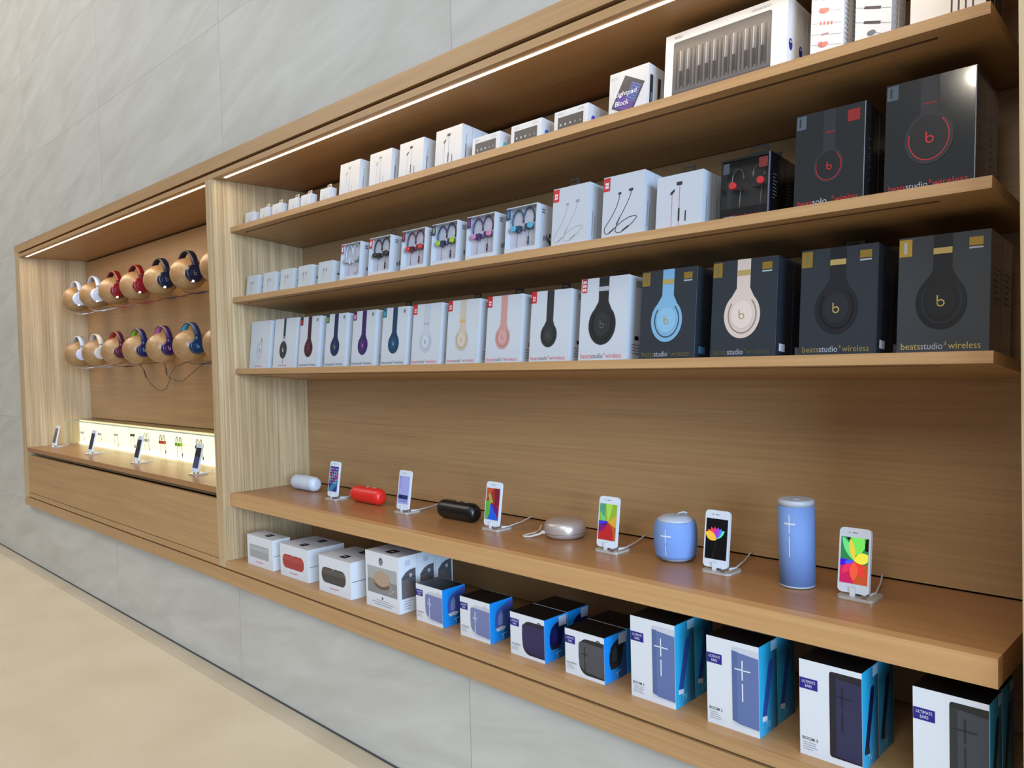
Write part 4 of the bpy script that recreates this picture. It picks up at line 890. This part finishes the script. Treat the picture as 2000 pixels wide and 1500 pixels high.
# ------------------------------------------------------------------ left bay: head forms and headphones
def head_form(x, z, label, grp):
    y = 1.845
    t = thing('wooden_head_form', label, 'display stand', (x, y, z), (0, 0, 0), grp)
    pr = [(-.092*math.cos(a), max(.088*math.sin(a)**.9, .0005)) for a in [PI*i/26 for i in range(22)]]
    MB().lathe(pr, WBALL, 'y', 44).build('head', t)
    MB().lathe([(.075, .034), (.201, .034)], WBALL, 'y', 28).build('wall_peg', t)
    return t
def headset(x, z, outer, inner, cup, logo, label, r, accent_joint, sensor, cable, grp):
    y = 1.845
    t = thing('headphones', label, 'headphones', (x, y, z), (0, 0, 0), grp)
    top = .130
    # band : arch in the XZ plane
    bm = MB(); n = 28; wv = []
    for i in range(n+1):
        a = PI*(i/n); cxv, czv = math.cos(a), math.sin(a)
        sx_, sz_ = .104, top-.012
        for dy, th in ((-.0165, 0), (.0165, 0), (.0165, .009), (-.0165, .009)):
            wv.append((cxv*(sx_-th), dy, czv**.85*(sz_-th)+.012 if czv > 1e-6 else .012))
    fo = []; fi = []
    for i in range(n):
        a_, c_ = i*4, (i+1)*4
        fo += [(a_, c_, c_+1, a_+1), (a_+1, c_+1, c_+2, a_+2), (a_+3, c_+3, c_, a_)]; fi += [(a_+2, c_+2, c_+3, a_+3)]
    bm.add(wv, fo, outer, True); bm.mi(inner)
    k = len(bm.v)-len(wv)
    for f in fi: bm.f.append([k+q for q in f]); bm.m.append(bm.mi(inner)); bm.sm.append(True)
    bm.build('headband', t)
    for s_ in (-1, 1):
        c = MB(); prof = [(.083, r*.80), (.086, r*.92), (.092, r*.98), (.098, r), (.106, r*.97), (.111, r*.88), (.1125, r*.74), (.1105, r*.66), (.1115, r*.60), (.113, r*.30), (.113, .0005)]
        prof = [(s_*a, q) for a, q in prof]
        c.lathe(prof, cup, 'x', 36); c.build('ear_cup', t, (0, -.008, -.006))
        if s_ > 0:
            g = MB(); g.face('side', .1133, 0); letter_b(g, -.008, -.008, r*.18, logo, 1); g.build('logo', t)
    j = MB(); j.box(.0905, .1060, -.0172, .0172, .052, .057, accent_joint); j.build('hinge', t)
    if sensor: MB().box(.100, .112, -.026, -.014, -.054, -.042, mat((250, 248, 236), .3, 0, .6)).build('security_sensor', t)
    q = MB()
    pts, cm, lump = cable
    q.tube(pts, .0019, cm, 6)
    if lump is not None: q.tube(pts[lump:lump+2], .0042, cm, 8)
    q.build('cable', t)
    return t
WHP = mat((214, 220, 236), .35, name='white_headphone'); REDP = mat((138, 14, 20), .3); NVP = mat((16, 24, 50), .3)
XH = [-6.168, -5.792, -5.416, -5.040, -4.664, -4.288]
rowl = ['first', 'second', 'third', 'fourth', 'fifth', 'sixth']
for z, rn, G in ((1.942, 'upper', 'upper row of wooden head forms'), (1.550, 'lower', 'lower row of wooden head forms')):
    for i, x in enumerate(XH+[-3.912]):
        w1 = (rowl+['last'])[i]
        head_form(x, z, 'round wooden head form on the back panel, %s from the left in the %s row' % (w1 if i < 6 else 'seventh', rn), G)
U = [(WHP, WHP, WHP, LGREY, 'white headphones on the leftmost upper head form'), (WHP, mat((180, 184, 196), .4), WHP, LGREY, 'white headphones on the second upper head form, beside the red ones'), (REDP, mat((90, 8, 14), .4), REDP, mat((120, 20, 28)), 'red headphones beside the white ones in the upper row'), (REDP, mat((90, 8, 14), .4), REDP, mat((120, 20, 28)), 'red headphones beside the navy ones in the upper row'), (NVP, mat((14, 16, 30), .4), NVP, GREY, 'navy headphones beside the red ones in the upper row'), (NVP, mat((14, 16, 30), .4), NVP, GREY, 'navy headphones nearest the divider in the upper row')]
for i, ((o_, i_, c_, lg, l), x) in enumerate(zip(U, XH)):
    pts = [(-.02, -.03, -.086), (.03, -.02, -.104), (.09, .0, -.112), (.15, .02, -.110), (.21, .05, -.100), (.27, .12, -.082), (.28, .19, -.075)]
    headset(x, 1.942, o_, i_, c_, lg, l, .048, mat((120, 120, 126), .4) if i < 2 else mat((60, 16, 18) if i < 4 else (50, 46, 48), .4), True, (pts, c_ if i > 1 else WHP, 2), 'headphones on the upper row of head forms')
PU = mat((52, 18, 74), .3)
Lw = [(mat((206, 208, 212), .35), mat((170, 174, 180), .4), WHP, LGREY, 'white headphones on the leftmost lower head form'), (mat((222, 206, 184), .35), mat((200, 198, 196), .4), mat((214, 204, 190), .35), LGREY, 'cream headphones on the second lower head form'), (mat((90, 14, 40), .3), mat((196, 50, 40), .35), mat((86, 14, 42), .3), RED, 'maroon headphones with a red inner band in the lower row'), (mat((20, 22, 82), .3), mat((150, 196, 40), .35), mat((20, 24, 78), .3), mat((180, 214, 140)), 'navy headphones with a lime inner band in the lower row'), (PU, mat((206, 110, 168), .35), mat((46, 18, 70), .3), mat((222, 160, 210)), 'purple headphones with a pink inner band in the lower row'), (mat((14, 52, 92), .3), mat((80, 178, 204), .35), mat((14, 52, 90), .3), mat((120, 200, 224)), 'dark blue headphones with a light blue inner band in the lower row')]
for i, ((o_, i_, c_, lg, l), x) in enumerate(zip(Lw, XH)):
    short = [(-.02, -.02, -.086), (.04, -.01, -.098), (.10, .01, -.102), (.16, .04, -.098), (.22, .10, -.085), (.24, .19, -.08)]
    if i == 3: pts = [(-.02, .01, -.086), (.02, .02, -.13), (.05, .02, -.17), (.09, .03, -.21), (.15, .04, -.245), (.20, .05, -.255), (.25, .06, -.24), (.27, .07, -.20), (.25, .09, -.15), (.25, .12, -.11), (.28, .19, -.08)]; lump = 1
    elif i == 4: pts = [(-.02, .01, -.086), (-.02, .02, -.12), (-.015, .02, -.155), (.02, .03, -.18), (.08, .04, -.195), (.14, .05, -.195), (.19, .06, -.17), (.23, .09, -.13), (.26, .14, -.09), (.28, .19, -.08)]; lump = 1
    else: pts = short; lump = 2
    cab_m = {0: WHP, 1: LGREY, 2: mat((90, 20, 30), .4), 3: mat((62, 40, 46), .4), 4: mat((66, 40, 60), .4), 5: mat((60, 50, 56), .4)}[i]
    headset(x, 1.550, o_, i_, c_, lg, l, .041, mat((120, 120, 126), .4) if i < 2 else o_, False, (pts, cab_m, lump), 'headphones on the lower row of head forms')

# left bay counter: phones, light box, glass
def dark_screen(k):
    b = MB(); b.face('front', -.0002, 0); b.rect(-.0315, .021, .0315, .127, mat((30, 28, 40), .15), 1)
    if k == 3: b.rect(-.0315, .021, .0315, .08, mat((60, 60, 100), .15, 0, .2), 2); b.rect(-.022, .08, .022, .11, mat((16, 16, 20), .15), 2)
    return b
ZL = 0.8782
for k, (x, l) in enumerate(((-6.418, 'white phone with a dark screen nearest the left panel, in the left bay'), (-5.630, 'second white phone with a dark screen in the left bay, clear of the earphones'), (-4.822, 'white phone with a dark screen in front of the pale earphones, left bay'), (-4.015, 'white phone with a blue-grey screen nearest the divider, left bay'))):
    phone(x, 1.722, ZL, 0, l, None, .24, dark_screen(k), 'phones on the left bay counter')
    phone_stand(x, 1.722, ZL, 'clear stand with white cable under the phone, left bay, %s from the left' % rowl[k], (x-.02, 1.834))
lb = thing('light_box', 'glowing pale yellow light box with hooked earphones at the back of the left bay', 'light box', (-5.05, 1.955, ZL))
def lbp(mb, n): return cab(mb, n, lb)
lbp(MB().box(-6.599, -3.501, 1.963, 2.044, ZL, 1.060, WX), 'housing')
lbp(MB().box(-6.595, -3.505, 1.956, 1.963, ZL+.006, 1.056, mat((255, 240, 200), .5, 0, 1.5, 0, 'light_box_diffuser')), 'glowing_panel')
lbp(MB().box(-6.59, -3.51, 1.946, 1.9555, ZL+.0002, ZL+.004, mat((255, 244, 214), .5, 0, 7, 0, 'base_glow')), 'base_light')
gc = thing('glass_guard', 'clear glass front and top enclosing the light box in the left bay', 'glass', (-5.05, 1.839, ZL))
def gcp(mb, n): return cab(mb, n, gc)
gcp(MB().box(-6.52, -3.502, 1.836, 1.842, ZL+.0003, 1.062, GLASS), 'front_pane')
gcp(MB().box(-6.52, -3.502, 1.836, 2.035, 1.0622, 1.068, GLASS), 'top_pane')
g = MB(); g.box(-6.521, -3.502, 1.8350, 1.8358, 1.062, 1.0685, GEDGE); g.box(-6.5215, -6.5205, 1.836, 1.842, ZL+.0003, 1.062, GEDGE); gcp(g, 'polished_edge')

def ear_display(x, z, main, acc, cable_m, hook, label, low):
    t = thing('earphones', label, 'earphones', (x, 1.946, z), (0, 0, 0), 'earphones on the light box')
    for s_ in (-1, 1):
        b = MB()
        if hook:
            b.tube([(s_*.024+s_*.014*math.cos(a), -.004, .004+.028*math.sin(a)) for a in [(-.3+3.6*i/12) for i in range(13)]], .0021, main, 8)
            b.box(s_*.024-.014, s_*.024+.014, -.012, .004, -.022, -.004, acc)
        else:
            b.lathe([(-.004, .006), (.004, .008), (.008, .005)], main, 'x', 16, (s_*.020, -.002, .004)); b.box(s_*.020-.008, s_*.020+.008, -.006, .002, -.006, .002, main)
        b.build('earpiece', t)
    c = MB(); c.tube([(-.022, -.002, -.006), (-.028, -.003, -low*.5), (-.024, -.004, -low+.01), (-.010, -.004, -low), (.03, -.004, -low), (.048, -.004, -low+.012), (.046, -.003, -low*.6), (.024, -.002, -.006)], .0013, cable_m, 6)
    c.tube([(.047, -.0035, -low*.62), (.048, -.0038, -low*.8)], .0036, main, 8); c.build('cable', t)
EW = mat((208, 208, 206), .3); ED = mat((60, 58, 54), .3)
ear_display(-6.500, .962, EW, EW, EW, False, 'tiny white earphones at the far left of the light box', .06)
ear_display(-6.120, .968, EW, EW, mat((220, 214, 200)), False, 'small pale earphones with a faint cord behind the second phone', .05)
ear_display(-5.789, .978, EW, EW, LGREY, False, 'white neckband earphones hanging left of the black ones on the light box', .092)
ear_display(-5.482, .990, ED, ED, LGREY, False, 'black neckband earphones on the light box', .100)
ear_display(-5.240, .985, EW, EW, LGREY, True, 'white hook earphones above the third phone', .100)
ear_display(-4.979, .985, mat((96, 70, 78), .3), mat((222, 60, 50), .3), GREY, True, 'hook earphones with red housings on the light box', .100)
ear_display(-4.733, .985, mat((80, 84, 96), .3), mat((150, 200, 50), .3), GREY, True, 'hook earphones with lime housings on the light box', .104)
ear_display(-4.450, .985, mat((64, 70, 60), .3), mat((60, 66, 60), .3), GREY, True, 'dark grey hook earphones above the last phone on the light box', .104)
